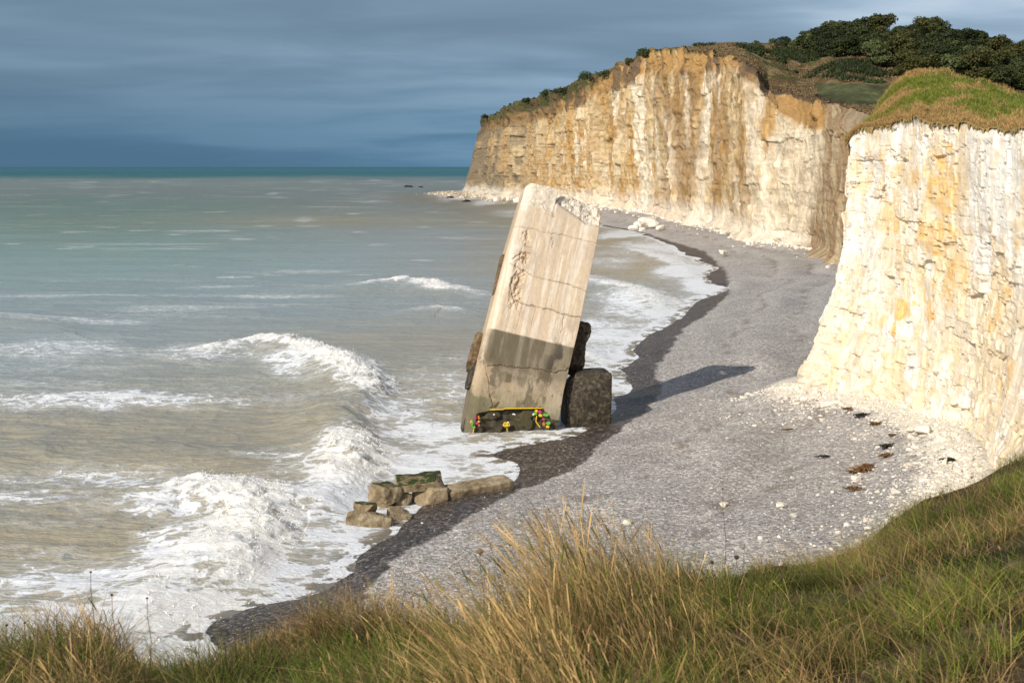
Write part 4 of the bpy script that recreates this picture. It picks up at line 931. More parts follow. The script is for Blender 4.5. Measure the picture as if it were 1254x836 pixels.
# ------------------------------------------------------------------ rocks
def rock(name, size, seed, mat, loc, rot=(0, 0, 0), p=5, amp=.16, parent=None, sub=28, cuts=3, fs=1.0):
    """blocky boulder: superellipsoid cut by random planes, with noise"""
    n = sub; u = np.linspace(-1, 1, n); A, B = np.meshgrid(u, u); one = np.ones_like(A)
    fc = [(A, B, one), (B, A, -one), (one, A, B), (-one, B, A), (B, one, A), (A, -one, B)]
    co = []; fa = []
    for k, (x, y, z) in enumerate(fc): co.append(np.stack([x, y, z], -1).reshape(-1, 3)); fa.append(gridfaces(n, n)+k*n*n)
    co = np.concatenate(co); fa = np.concatenate(fa)
    # weld
    key = np.round(co*1e4).astype(np.int64); _, idx, inv = np.unique(key, axis=0, return_index=True, return_inverse=True); inv = inv.ravel()
    co = co[idx]; fa = inv[fa]
    d = co/np.linalg.norm(co, axis=1)[:, None]; r_ = np.random.default_rng(seed)
    rad = 1/(np.sum(np.abs(d)**p, axis=1)**(1/p))
    for _ in range(cuts):
        nrm = r_.normal(size=3); nrm /= np.linalg.norm(nrm); off = r_.uniform(.62, .92); q = d@nrm; rad = np.where(q > .05, np.minimum(rad, off*1.15/np.maximum(q, .05)), rad)
    sz = np.array(size)/2; c = d*rad[:, None]*sz; fr = 1/max(min(size), .2)*fs
    nz = (fbm(c[:, 0]*fr*1.3, c[:, 1]*fr*1.3, c[:, 2]*fr*1.3, 4, seed)-.5)
    c = c+d*(nz*amp*2*min(size))[:, None]
    if sub > 12: c = c+d*((ridged(c[:, 0]*fr*3.4, c[:, 1]*fr*3.4, c[:, 2]*fr*3.4, 3, seed+7)-.5)*amp*.7*min(size))[:, None]
    o = mesh(name, c, fa, mat, parent); o.location = loc; o.rotation_euler = rot; return o
M_TAN = m_rock('tan_rock', (.09, .068, .038), (.25, .19, .11), (.42, .34, .22), 1.6, moss=.82)
M_TAN2 = m_rock('tan_rock_bare', (.10, .078, .045), (.28, .215, .13), (.46, .38, .26), 1.6)
M_DARK = m_rock('dark_wet_concrete', (.014, .011, .008), (.050, .040, .028), (.16, .125, .085), 3.6, rough=.7)
M_CHALKR = m_rock('chalk_rock', (.62, .53, .41), (.74, .68, .58), (.82, .79, .72), 2)
M_BLACKR = m_rock('black_rock', (.012, .012, .012), (.03, .03, .028), (.06, .055, .05), 1.0, rough=.5)
def gp(px, py, z=0): return G(px, py, z)
def place(px, py, z): p = gp(px, py, z); return (float(p[0]), float(p[1]), float(p[2]))
# group of mossy blocks at the water's edge: px,py of centre at height z
RK = [('boulder', 514, 592, .95, (2.35, 1.8, .85), (.04, -.05, .2), 'large flat boulder with green algae on top, highest of the shoreline blocks', M_TAN, 9, 9),
      ('boulder', 472, 607, .55, (1.3, 1.3, 1.25), (.1, .18, .6), 'pointed boulder with a green algae cap left of the large flat one', M_TAN, 10, 2.8),
      ('boulder', 493, 610, .35, (.9, .8, .9), (.5, .3, .2), 'small bare tan boulder wedged below the large flat one', M_TAN2, 11, 4),
      ('boulder', 447, 622, .70, (1.1, 1.0, .6), (.0, .1, .1), 'small boulder with green algae sitting on the lowest tan block', M_TAN, 12, 5),
      ('boulder', 453, 635, .30, (2.1, 1.2, .75), (.02, .03, -.05), 'long rounded tan block nearest the camera in the surf', M_TAN2, 13, 5),
      ('boulder', 489, 630, .20, (1.1, .9, .6), (.05, .1, .3), 'low tan boulder between the surf block and the dark shingle', M_TAN2, 14, 4),
      ('boulder', 530, 606, .45, (1.9, 1.3, .9), (0, .05, .3), 'tan block supporting the right end of the large flat boulder', M_TAN2, 15, 5)]
for nm, px, py, z, size, rot, lab, mt, sd_, pw in RK:
    tag(rock(nm, size, sd_, mt, place(px, py, z), rot, p=pw*1.8, amp=.12, cuts=7, sub=40), lab, 'boulder')
def slab():
    a, b = G(545, 603, .55), G(624, 588, .75); d = b-a; L_ = float(np.linalg.norm(d)); mid = (a+b)/2
    o = rock('fallen_slab', (L_, 1.15, .75), 21, M_TAN2, tuple(mid-np.array([0, 0, .15])), (0.15, -math.asin(d[2]/L_), math.atan2(d[1], d[0])), p=9, amp=.07, cuts=1, sub=44)
    tag(o, 'long tan concrete slab lying from the boulders up onto the shingle', 'slab')
slab()
FB = gp(456, 641, .05); o = rock('boulder', (2.0, 1.0, .45), 16, M_TAN2, (float(FB[0]), float(FB[1]), .0), (0, 0, .05), p=6, amp=.06); tag(o, 'low pale slab awash under the surf block', 'boulder')
for k, (px, py, s_, lab) in enumerate([(500, 229.4, 7, 'larger black rock standing in the sea off the headland'), (515, 229.6, 4.5, 'smaller black rock in the sea right of the larger one'), (522, 237, 2.6, 'small black rock in the sea nearest the headland tip'), (551, 242.5, 4.0, 'dark flat rock in the foam below the headland'), (571, 247, 4.2, 'dark rock in the foam nearest the camera below the headland')]):
    p = G(px, py, 0); tag(rock('sea_rock', (s_, s_*.7, s_*.42), 40+k, M_BLACKR, tuple(p), (0, 0, k), p=3, amp=.2), lab, 'rock', 'dark rocks off the headland')
# chalk boulders at the foot of the far cliff
labs = ['largest', 'second largest']
bl = [(793, 274, 5.0, 'largest white chalk boulder of the pile on the far beach'), (783, 277, 3.4, 'white chalk boulder left of the largest one on the far beach'), (801, 277, 3.2, 'white chalk boulder right of the largest one on the far beach'), (776, 280, 2.6, 'leftmost small chalk boulder of the far beach pile'), (809, 280, 2.4, 'rightmost small chalk boulder of the far beach pile'), (786, 282, 2.0, 'small chalk boulder in front of the far beach pile'),
      (798, 271, 3.2, 'chalk boulder at the back of the far beach pile'), (885, 310, 1.6, 'flat white stone alone on the far shingle below the cliff'), (814, 270, 2.6, 'chalk boulder touching the far cliff foot'), (636, 247, 5, 'chalk boulder at the water edge left of the bunker top'), (624, 245, 4, 'chalk boulder on the grey strip below the headland arch'), (609, 245, 4.4, 'pale boulder at the left end of the grey strip below the headland')]
for k, (px, py, s_, lab) in enumerate(bl):
    p = G(px, py, 1.3); tag(rock('chalk_boulder', (s_, s_*.8, s_*.5), 60+k, M_CHALKR, (p[0], p[1], 1.3+s_*.1), (.1, .1, k), p=4, amp=.14, sub=14), lab, 'boulder', 'chalk boulders on the far beach')

def scatter_rocks(name, pts, sizes, mat, label, cat, seed, flat=.6):
    """many small angular stones in one mesh"""
    r_ = np.random.default_rng(seed); n = len(pts)
    ph = (1+5**.5)/2; V = np.array([(-1, ph, 0), (1, ph, 0), (-1, -ph, 0), (1, -ph, 0), (0, -1, ph), (0, 1, ph), (0, -1, -ph), (0, 1, -ph), (ph, 0, -1), (ph, 0, 1), (-ph, 0, -1), (-ph, 0, 1)])/1.9
    Fc = np.array([(0, 11, 5), (0, 5, 1), (0, 1, 7), (0, 7, 10), (0, 10, 11), (1, 5, 9), (5, 11, 4), (11, 10, 2), (10, 7, 6), (7, 1, 8), (3, 9, 4), (3, 4, 2), (3, 2, 6), (3, 6, 8), (3, 8, 9), (4, 9, 5), (2, 4, 11), (6, 2, 10), (8, 6, 7), (9, 8, 1)])
    v = V[None]*r_.uniform(.6, 1.25, (n, 12, 1)); a = r_.uniform(0, 6.28, n); sc_ = np.stack([r_.uniform(.7, 1.3, n), r_.uniform(.6, 1.1, n), r_.uniform(.4, .8, n)*flat/.6], 1)*sizes[:, None]*.5
    v = v*sc_[:, None]; c_, s_ = np.cos(a)[:, None], np.sin(a)[:, None]
    v = np.stack([v[..., 0]*c_-v[..., 1]*s_, v[..., 0]*s_+v[..., 1]*c_, v[..., 2]], -1)+pts[:, None]
    f = (np.arange(n)[:, None, None]*12+Fc[None]).reshape(-1, 3)
    return tag(mesh(name, v.reshape(-1, 3), f, mat, smooth=False), label, cat, kind='stuff')
def zbeach(x, y):
    s_ = sdist(x, y); nf = subdiv(near_foot, 4); rf, _ = pldist(x, y, nf)
    return beach_z(s_, x, y)+.9*np.exp(-(rf/3.0)**2)*ss(0, 8, s_)
def rubble():
    # scree at the near cliff foot
    nf = subdiv(near_foot, 10); n = 7000; r_ = np.random.default_rng(5)
    lo, hi = int(len(nf)*.26), int(len(nf)*.90)
    i = r_.integers(lo, hi, n); d = np.gradient(nf, axis=0)[i]; d /= np.linalg.norm(d, axis=1)[:, None]; nrm = np.stack([d[:, 1], -d[:, 0]], 1)
    nrm *= np.where(nrm[:, :1] > 0, -1, 1); q = nf[i]+nrm*(r_.exponential(1.5, n)-.7)[:, None]+r_.normal(0, .25, (n, 2))
    s_ = np.clip(r_.lognormal(-2.3, .62, n), .04, .6); pts = np.column_stack([q, zbeach(q[:, 0], q[:, 1])+s_*.1])
    scatter_rocks('chalk_rubble', pts, s_, M_CHALKR, 'scattered white chalk rubble along the foot of the near cliff', 'rubble', 6)
    # white flints and pebbles over the shingle
    n = 42000; px = r_.uniform(230, 1200, n); py = 330+500*r_.random(n)**.6; p = G(px, py, 1.8); p = p[(p[:, 1] < 200)]; sd_ = sdist(p[:, 0], p[:, 1]); p = p[sd_ > .5]; wr0, wsg = pldist(p[:, 0], p[:, 1], subdiv(wetl, 3)); p = p[(wsg > 0) | (r_.random(len(p)) < .07)]; p = p[r_.random(len(p)) < .10+.5*fbm(p[:, 0]/4, p[:, 1]/4, oct=3, seed=56)]
    s_ = np.clip(r_.lognormal(-2.75, .40, len(p)), .03, .24); p[:, 2] = zbeach(p[:, 0], p[:, 1])+s_*.05
    scatter_rocks('pale_pebbles', p, s_, m_rock('pebble', (.40, .39, .38), (.56, .54, .52), (.76, .74, .70), 3), 'pale flint pebbles strewn over the grey shingle', 'pebbles', 8)
    n = 20000; px = r_.uniform(230, 1200, n); py = 330+500*r_.random(n)**.6; p = G(px, py, 1.8); p = p[(p[:, 1] < 200)]; sd_ = sdist(p[:, 0], p[:, 1]); p = p[sd_ > .2]
    s_ = np.clip(r_.lognormal(-2.8, .35, len(p)), .03, .18); p[:, 2] = zbeach(p[:, 0], p[:, 1])+s_*.05
    scatter_rocks('dark_pebbles', p, s_, m_rock('dark_pebble', (.08, .08, .085), (.14, .14, .145), (.22, .215, .21), 3), 'dark grey pebbles strewn over the shingle', 'pebbles', 9)
    # rubble of the headland tongue
    n = 700; t_ = r_.random(n); a, b = G(527, 237.6, .3), G(640, 246, 1.2); q = a[None]*(1-t_[:, None])+b[None]*t_[:, None]; q[:, 0] += r_.normal(0, 5, n)+3; q[:, 1] += r_.normal(0, 14, n)+14
    s_ = np.clip(r_.lognormal(.3, .5, n), .6, 4.5)*(.5+.5*t_); sdq = sdist(q[:, 0], q[:, 1]); q[:, 2] = np.maximum(beach_z(sdq, q[:, 0], q[:, 1]), 0)+s_*.15
    M_SPRAY = m_plain('spray', (.86, .86, .83), .5); scatter_rocks('sea_spray', SPRAY, np.clip(r_.lognormal(-3.2, .45, len(SPRAY)), .015, .10), M_SPRAY, 'white spray flying off the breaking wave crests', 'spray', 12, .9)
    scatter_rocks('headland_rubble', q, s_, m_rock('buff_rubble', (.36, .29, .19), (.52, .44, .32), (.66, .60, .50), .3), 'pale fallen blocks along the foot of the far headland', 'rubble', 10)
    n = 900; pxx = r_.uniform(640, 1020, n); q = G(pxx, I(pxx, L0)+r_.exponential(1.4, n), 1.4); s_ = np.clip(r_.lognormal(-.5, .55, n), .25, 2.4)*np.clip(q[:, 1]/350, .4, 1.4)
    q[:, 2] = zbeach(q[:, 0], q[:, 1])+s_*.1
    scatter_rocks('cliff_foot_rubble', q, s_, M_CHALKR, 'white chalk fragments along the foot of the far cliff', 'rubble', 11)
rubble()
# single chalk blocks on the near beach
nb = [(1176, 562, 1.15, 'pale square chalk block lying at the edge of the white scree'), (1133, 590, .75, 'white rounded chalk block on the shingle left of the square block'), (1129, 528, .95, 'white chalk block on shingle, upper of two under the scree'), (1116, 526, .5, 'small white chalk block beside the upper one'), (1147, 602, .55, 'small chalk block near the scree close to the grass edge'), (1157, 540, .9, 'bright chalk block in the middle of the scree'),
      (1197, 505, 1.5, 'large angular chalk slab leaning at the cliff foot'), (1160, 515, 1.1, 'chalk block below the large angular slab'), (886, 618, .45, 'flat white stone on open shingle, left of a pair'), (956, 619, .5, 'flat white stone on open shingle, right of a pair'), (1050, 586, .55, 'white stone beside brown seaweed on the shingle'), (885, 458, .8, 'white stone inside the bunker shadow'), (1017, 497, 1.3, 'flat cream slab left of the near cliff toe'), (1104, 463, 1.3, 'cream chalk slab resting on the near cliff toe'), (912, 553, .35, 'small white stone on the open shingle')]
for k, (px, py, s_, lab) in enumerate(nb):
    p = G(px, py, 2.2); zz_ = float(zbeach(np.array([p[0]]), np.array([p[1]]))[0]); p = G(px, py, zz_)
    tag(rock('chalk_block', (s_, s_*.75, s_*.42), 80+k, M_CHALKR, (p[0], p[1], zz_+s_*.08), (.1*(k % 3), .1, k*1.3), p=8, amp=.12, sub=18, cuts=7), lab, 'chalk block', 'chalk blocks on the near beach')
# driftwood and weed
M_WEED = m_rock('seaweed', (.07, .035, .012), (.17, .085, .03), (.30, .17, .07), 4); M_TAR = m_rock('dark_debris', (.01, .01, .01), (.03, .028, .025), (.08, .07, .06), 4)
wd = [(1055, 578, 1.6, .5, M_WEED, 'largest brown seaweed heap on the shingle'), (1062, 572, .9, .3, M_WEED, 'brown seaweed strip just behind the largest heap'), (1045, 600, .8, .3, M_WEED, 'small brown seaweed clump in front of the largest heap'), (1085, 560, 1.0, .4, M_WEED, 'brown seaweed strip beside the dark debris'), (964, 527, .8, .15, M_WEED, 'thin brown strip of weed alone on open shingle'),
      (1054, 510, 1.5, .35, M_TAR, 'dark driftwood log below the cliff toe'), (1085, 549, .9, .45, M_TAR, 'black plastic heap with a pale glint on the shingle'), (1143, 497, 1.2, .3, M_TAR, 'dark log at the edge of the chalk scree'), (1038, 502, .9, .25, M_WEED, 'brown weed beside the dark driftwood log'), (1092, 534, .4, .2, M_WEED, 'small orange brown clump above the black plastic heap'), (1162, 565, 1.0, .3, M_TAR, 'dark twig bundle inside the white scree'), (1010, 560, .8, .18, M_TAR, 'small dark stick heap on open shingle'), (1073, 520, .8, .3, M_WEED, 'rusty brown weed right of the driftwood log')]
for k, (px, py, L_, w_, mt, lab) in enumerate(wd):
    p = G(px, py, 2.1); zz_ = float(zbeach(np.array([p[0]]), np.array([p[1]]))[0]); p = G(px, py, zz_)
    r_ = np.random.default_rng(200+k); mb = MB()
    a0 = r_.uniform(-.3, .8)
    for j in range(46):
        a = a0+r_.normal(0, .5); l_ = L_*r_.uniform(.15, .4); c0 = np.array([r_.normal(0, L_*.22), r_.normal(0, w_*.3), 0]); c0 = np.array([c0[0]*math.cos(a0)-c0[1]*math.sin(a0), c0[0]*math.sin(a0)+c0[1]*math.cos(a0), r_.uniform(.0, .16)*w_/.4+.03])
        e = np.array([math.cos(a), math.sin(a), r_.normal(0, .15)])*l_/2
        mb.add(*tube([c0-e, c0+[0, 0, .03], c0+e], [.02, w_*.09, .015], 5))
    o = mesh_mb('debris' if mt is M_TAR else 'seaweed', mb, mt); o.location = (p[0], p[1], zz_); tag(o, lab, 'debris' if mt is M_TAR else 'seaweed', 'flotsam on the shingle')

# ------------------------------------------------------------------ bunker
def bunker():
    # local frame: u right, w up the slab, d depth (away from viewer)
    foot = G(627, 536, -.3); foot = np.array([foot[0], foot[1], foot[2]])
    # axis up: image direction of left edge, tipped away
    top = P(693, 226, foot[1]+5.2)
    up = top-foot; Lw = np.linalg.norm(up); up /= Lw
    # "horizontal" line in the face: from the photo crack slope 12.5 deg
    a = P(620, 350, 90.0); b = P(725, 374, 90.9); ri = b-a; ri -= up*(ri@up); ri /= np.linalg.norm(ri)
    dp = np.cross(up, ri); dp = dp if dp[1] > 0 else -dp
    ctr0 = foot
    W = 5.75; hw = W/2
    def Wt(u, w, d):
        u, w, d = np.broadcast_arrays(u, w, d)
        return ctr0+u[..., None]*ri+w[..., None]*up+d[..., None]*dp
    def face_uw(px, py):
        """photo pixel on the front face -> (u,w)"""
        o = np.array([0, 0, H]); r = np.array([(px-CX)/F, ct+(CY-py)/F*st, -st+(CY-py)/F*ct]); k = ((ctr0-o)@dp)/(r@dp); q = o+r*k-ctr0
        return float(q@ri), float(q@up)
    cor = {n_: face_uw(*p) for n_, p in dict(bl=(568, 535), br=(684, 519), tl=(646, 226), n1=(683, 232), n2=(680, 252), tr=(737, 262), l310=(621, 310), r310=(728, 310), l400=(598, 400), r400=(709, 400), l480=(577, 480), r480=(690, 480), tide_l=(603, 402), tide_r=(703, 426)).items()}
    print('BUNKER', {k: (round(a_, 2), round(b_, 2)) for k, (a_, b_) in cor.items()}, 'L', Lw)
    ws_ = np.array([cor[k][1] for k in ('bl', 'l480', 'l400', 'l310', 'tl')]); ul = np.array([cor[k][0] for k in ('bl', 'l480', 'l400', 'l310', 'tl')])
    wr_ = np.array([cor[k][1] for k in ('br', 'r480', 'r400', 'r310', 'tr')]); ur = np.array([cor[k][0] for k in ('br', 'r480', 'r400', 'r310', 'tr')])
    nu, nw, D = 240, 700, 1.9
    topw_pts = [cor['tl'], face_uw(652, 222), face_uw(668, 225), (face_uw(684, 231)[0], face_uw(684, 231)[1]), (face_uw(684, 231)[0]+.05, face_uw(682, 243)[1]), face_uw(690, 235), face_uw(705, 238), face_uw(722, 245), face_uw(734, 251), face_uw(738, 258)]
    tw = np.array(topw_pts)
    w0 = -1.6
    t_ = np.linspace(0, 1, nw)
    uf = np.linspace(0, 1, nu)
    # ring: front, right side, back, left side
    ns = 26
    sq = np.linspace(0, 1, ns+2)[1:-1]
    f_ = np.concatenate([uf, np.ones(ns), uf[::-1], np.zeros(ns)]); dd = np.concatenate([np.zeros(nu), sq, np.ones(nu), sq[::-1]])
    Tn, Fn = np.meshgrid(t_, f_, indexing='ij'); _, Dn = np.meshgrid(t_, dd, indexing='ij')
    u_top = tw[0, 0]+(tw[-1, 0]-tw[0, 0])*Fn; wtop = np.interp(u_top, tw[:, 0], tw[:, 1])
    Wn = w0+(wtop-w0)*Tn
    lu = np.interp(Wn, ws_, ul); ru = np.interp(Wn, wr_, ur)
    lu = np.where(Wn < ws_[0], ul[0]-.1, lu)
    U = lu+(ru-lu)*Fn; Dp = Dn*D
    # rounded left corner radius and slightly broken right edge
    rad = .62; q = np.clip((U-lu)/rad, 0, 1); Dp = np.where(Dn == 0, Dp+rad*(1-np.sqrt(np.clip(1-(1-q)**2, 0, 1))), Dp)
    Dp = np.where((Fn == 0) & (Dn > 0) & (Dn < 1), rad+(D-rad)*Dn, Dp)
    front = Dn == 0
    # broken, set back upper right face
    bl_w = np.interp(U, [face_uw(680, 250)[0], face_uw(700, 264)[0], face_uw(718, 277)[0], face_uw(733, 280)[0]], [face_uw(680, 250)[1], face_uw(700, 264)[1], face_uw(718, 277)[1], face_uw(733, 280)[1]])
    brk = front & (Wn > bl_w+.10*(fbm(U*2, Wn*2, oct=3, seed=201)-.5)) & (U > face_uw(681, 248)[0])
    brf = ss(0, .35, Wn-bl_w)*brk
    Dp = Dp+brf*(.25+.35*np.clip(Wn-bl_w, 0, 2))
    rough = (fbm(U*3, Wn*3, Dp*3, 4, 202)-.5)
    Dp = Dp+rough*.35*brf
    tops = ss(.965, 1, Tn); 
    Wn = Wn-tops*(fbm(U*1.6, Dp*1.6, oct=3, seed=203)-.35)*.35
    top_left = front & (Wn > cor['tl'][1]-1.35) & (U < face_uw(684, 240)[0]); Dp = Dp+top_left*ss(cor['tl'][1]-1.3, cor['tl'][1]-1.1, Wn+.3*(rough))*(.10+.18*rough)
    # formwork planks: faint vertical boards
    Dp = Dp+front*(.03*(fbm(U/1.5, Wn/3, oct=3, seed=204)-.5)*2)
    # cracks given in photo pixels
    cracks = [([(630, 276), (645, 279), (665, 284), (700, 290), (733, 298)], .05, .5), ([(625, 322), (640, 331), (652, 338), (680, 344), (700, 349), (719, 357)], .06, .7), ([(632, 369), (650, 374), (672, 379), (690, 384), (713, 389)], .07, .9),
              ([(628, 316), (640, 310), (650, 311)], .05, .8), ([(643, 300), (646, 310), (641, 322)], .10, .8), ([(636, 338), (633, 352)], .13, 1.0),
              ([(632, 333), (628, 340), (626, 350), (628, 362), (632, 369)], .10, .9), ([(620, 400), (632, 402), (640, 372)], .03, .3), ([(655, 378), (651, 400)], .03, .35), ([(692, 384), (688, 408)], .04, .5), ([(677, 291), (677, 303)], .04, .6),
              ([(598, 447), (620, 448), (635, 450), (660, 452), (680, 456), (700, 452)], .06, .9), ([(592, 440), (598, 462), (600, 480), (612, 492)], .05, .6), ([(668, 262), (680, 266), (660, 248)], .03, .5), ([(700, 452), (694, 452), (712, 449)], .06, .7),
              ([(640, 495), (650, 482), (655, 470)], .03, .5), ([(660, 490), (668, 470), (664, 452)], .03, .35), ([(600, 480), (604, 500)], .07, .8), ([(603, 500), (612, 494)], .12, .9)]
    ck = np.zeros(U.shape)
    m = front
    for pl, wd_, am in cracks:
        uv = np.array([face_uw(*p) for p in pl]); j = .10
        r_, _ = pldist(U[m]+j*(fbm(U[m]*4, Wn[m]*4, oct=3, seed=205)-.5)*2, Wn[m]+j*(fbm(U[m]*4, Wn[m]*4, oct=3, seed=206)-.5)*2, uv)
        vis = np.maximum(ss(.32, .5, fbm(U[m]*1.8, Wn[m]*1.8, oct=2, seed=207)+.12*am), .45*(len(pl) > 4))
        ck[m] = np.maximum(ck[m], am*vis*np.exp(-(r_/(wd_*.62))**2))
    zc = np.array([face_uw(*p_) for p_ in [(648, 282), (645, 300), (640, 315), (637, 330), (632, 350), (630, 372)]])
    rz, _ = pldist(U[m], Wn[m], zc); zone = np.exp(-(rz/.42)**2)
    rn = ridged(U[m]/.75+.3*fbm(U[m]*3, Wn[m]*3, oct=2, seed=216), Wn[m]/1.0, oct=3, seed=217)
    ck[m] = np.maximum(ck[m], zone*ss(.84, .92, rn)*.45); spall = np.zeros(U.shape); spall[m] = ss(.25, .6, zone)*ss(.36, .50, fbm(U[m]*2.2, Wn[m]*1.6, oct=3, seed=218))
    Dp = Dp+spall*(.04+.26*(fbm(U*6, Wn*6, oct=3, seed=219)-.4))
    Dp = Dp+ck*.09
    # hollow dark recess at the bottom
    hl = np.array([face_uw(*p) for p in [(585, 506), (612, 500), (640, 500), (664, 499), (676, 512)]])
    hw_ = np.interp(U, hl[:, 0], hl[:, 1]); hollow = front*ss(0.02, -.10, Wn-hw_-.15*(fbm(U*2, Wn*2, oct=2, seed=208)-.5))*ss(face_uw(580, 520)[0], face_uw(586, 520)[0], U)
    Dp = Dp+hollow*(.14+.25*ss(.45, .65, fbm(U*1.3, Wn*1.6, oct=2, seed=209)))
    Dp = Dp+front*.18*ss(2.2, 0, Wn)*(fbm(U*1.5, Wn*1.5, oct=3, seed=210)-.5)
    co = Wt(U, Wn, Dp)
    nr_, nc_ = co.shape[:2]
    # colours
    pale = np.array([.64, .52, .38]); pale2 = np.array([.75, .66, .54]); tl, tr = cor['tide_l'], cor['tide_r']
    fn = fbm(U/.35, Wn/3.5, oct=4, seed=211); fn2 = fbm(U/1.2, Wn/1.2, oct=4, seed=212)
    c = mix(pale, pale2, ss(.4, .6, fn)); c = mix(c, np.array([.52, .43, .34]), ss(.48, .68, fn2)*.5); c = mix(c, np.array([.50, .41, .31]), ss(.5, .66, fbm(U/.12, Wn/2.5, oct=4, seed=215))*.45)
    c = mix(c, np.array([.72, .66, .56]), brf*.9+top_left*.6); c = mix(c, np.array([.30, .24, .17]), brf*ss(.55, .7, fbm(U*4, Wn*4, oct=3, seed=213))*.6)
    wt = np.interp(U, [tl[0], tr[0]], [tl[1], tr[1]]); below = ss(.06, -.06, Wn-wt-.05*(fn2-.5))*ss(tl[0]-.5, tl[0]+.2, U+.5*(fn2-.5))
    dk = np.array([.15, .13, .09]); c = mix(c, mix(dk, np.array([.25, .215, .155]), ss(.4, .65, fn)), below*(1-.55*ss(2.2, 4.2, wt-Wn)))
    c = mix(c, np.array([.44, .36, .26]), ss(2.0, 3.0, wt-Wn)*below*ss(.4, .6, fn2)*.8)
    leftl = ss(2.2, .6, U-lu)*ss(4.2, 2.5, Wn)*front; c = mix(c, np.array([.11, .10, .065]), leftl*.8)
    c = mix(c, np.array([.20, .20, .10]), ss(1.1, .3, np.abs(Wn-hw_-.4))*.45*front); gr = ss(.48, .66, fbm(U/.5, Wn/1.1, oct=5, seed=220, gain=.65)); c = mix(c, np.array([.12, .10, .065]), gr*ss(6.2, 4.6, Wn)*.75*front); c = mix(c, np.array([.46, .36, .24]), ss(.52, .66, fbm(U/.9+4, Wn/.8, oct=4, seed=221))*ss(4.6, 4.0, Wn)*ss(1.5, 2.2, Wn)*.7*front); c = mix(c, np.array([.13, .12, .075]), ss(2.6, 1.2, Wn+.8*(fn2-.5))*.65*front)
    blot = ss(.50, .62, fbm(U*1.6, Wn*1.1, oct=4, seed=214))*np.exp(-((U-face_uw(684, 450)[0])/.8)**2-((Wn-face_uw(684, 455)[1])/2.2)**2); c = mix(c, np.array([.045, .04, .04]), np.clip(blot*1.3, 0, 1)*.85*front)
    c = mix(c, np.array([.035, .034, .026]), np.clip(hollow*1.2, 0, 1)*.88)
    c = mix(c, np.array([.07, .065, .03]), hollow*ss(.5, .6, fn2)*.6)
    c = mix(c, np.array([.62, .48, .33]), spall*.6); c = mix(c, np.array([.085, .055, .032]), np.clip(ck, 0, 1)*.55); c = mix(c, np.array([.40, .21, .08]), np.exp(-((ck-.22)/.14)**2)*front*.35)
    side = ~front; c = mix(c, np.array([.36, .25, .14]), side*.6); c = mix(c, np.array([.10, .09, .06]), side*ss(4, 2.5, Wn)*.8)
    faces = []
    i = np.arange(nr_-1)[:, None]*nc_; j = np.arange(nc_)[None]; jn = (j+1) % nc_
    fq = np.stack([i+j, i+jn, i+nc_+jn, i+nc_+j], -1).reshape(-1, 4)
    # caps: front k with back mirror
    tb = (nr_-1)*nc_; k = np.arange(nu-1); bk = nu+ns+(nu-1-k)
    cap = np.stack([tb+k, tb+k+1, tb+bk-1, tb+bk], 1); fq = np.concatenate([fq, cap])
    root = empty('bunker', tuple(ctr0)); inv = Matrix(); off = ctr0
    mat = m_cliff('bunker_concrete', 2.2, obj=True, bs=.35, amt=.14, rough=.88)
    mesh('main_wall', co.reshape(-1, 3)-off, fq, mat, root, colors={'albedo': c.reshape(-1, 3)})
    tag(root, 'tall broken concrete bunker standing on end and leaning right at the water edge', 'bunker')
    MB1 = m_rock('rusty_concrete', (.06, .04, .02), (.16, .105, .055), (.28, .20, .12), 2.0)
    def loc(px, py, d): u_, w_ = face_uw(px, py); return Vector(u_*ri+w_*up+d*dp)
    rotm = Matrix((ri, dp, up)).transposed().to_euler()
    # broken slabs sticking out behind, left and right
    o = rock('broken_slab', (1.5, 1.4, 2.7), 301, MB1, loc(593, 428, 1.6), rotm, p=6, amp=.18, parent=root, sub=50, cuts=9); o['label'] = 'brown broken slab jutting out on the left'
    o = rock('broken_slab', (2.2, 1.6, 3.4), 302, M_DARK, loc(704, 420, 1.5), rotm, p=6, amp=.18, parent=root, sub=50, cuts=9); o['label'] = 'dark broken slab jutting out on the right'
    o = rock('wall_strip', (.4, .9, 2.8), 303, MB1, loc(617, 333, 1.3), rotm, p=10, amp=.03, parent=root, cuts=0, sub=30)
    o = rock('wall_strip', (.6, .8, 2.0), 304, M_DARK, loc(583, 456, 1.2), rotm, p=8, amp=.06, parent=root, sub=24)
    o = rock('wall_strip', (1.2, 1.4, 6.0), 305, M_DARK, loc(584, 510, 1.1), rotm, p=6, amp=.05, parent=root, sub=30)
    # painted decorations
    def paint(name, polys, colr, lift=.05):
        mb = MB()
        for pl in polys:
            uv = np.array([face_uw(*p) for p in pl]); n_ = len(uv); dep = -lift+np.zeros(n_)
            a_ = uv[:, :1]*ri+uv[:, 1:]*up+dep[:, None]*dp; b_ = a_+.03*dp
            cc = np.vstack([a_, b_, a_.mean(0), b_.mean(0)])
            for k_ in range(n_):
                k2 = (k_+1) % n_; mb.add(cc[[k_, k2, 2*n_]], [[0, 1, 2]]); mb.add(cc[[k_, k2, n_+k2, n_+k_]], [[0, 1, 2, 3]])
        co_, f = mb.get()
        mtl = bpy.data.materials.get('paint_'+colr) or m_plain('paint_'+colr, PC[colr], .5)
        return mesh_mb(name, mb, mtl, root, False)
    PC = dict(yellow=(.72, .50, .03), green=(.15, .42, .05), magenta=(.48, .04, .13), orange=(.66, .19, .04), white=(.8, .8, .8), black=(.02, .02, .02))
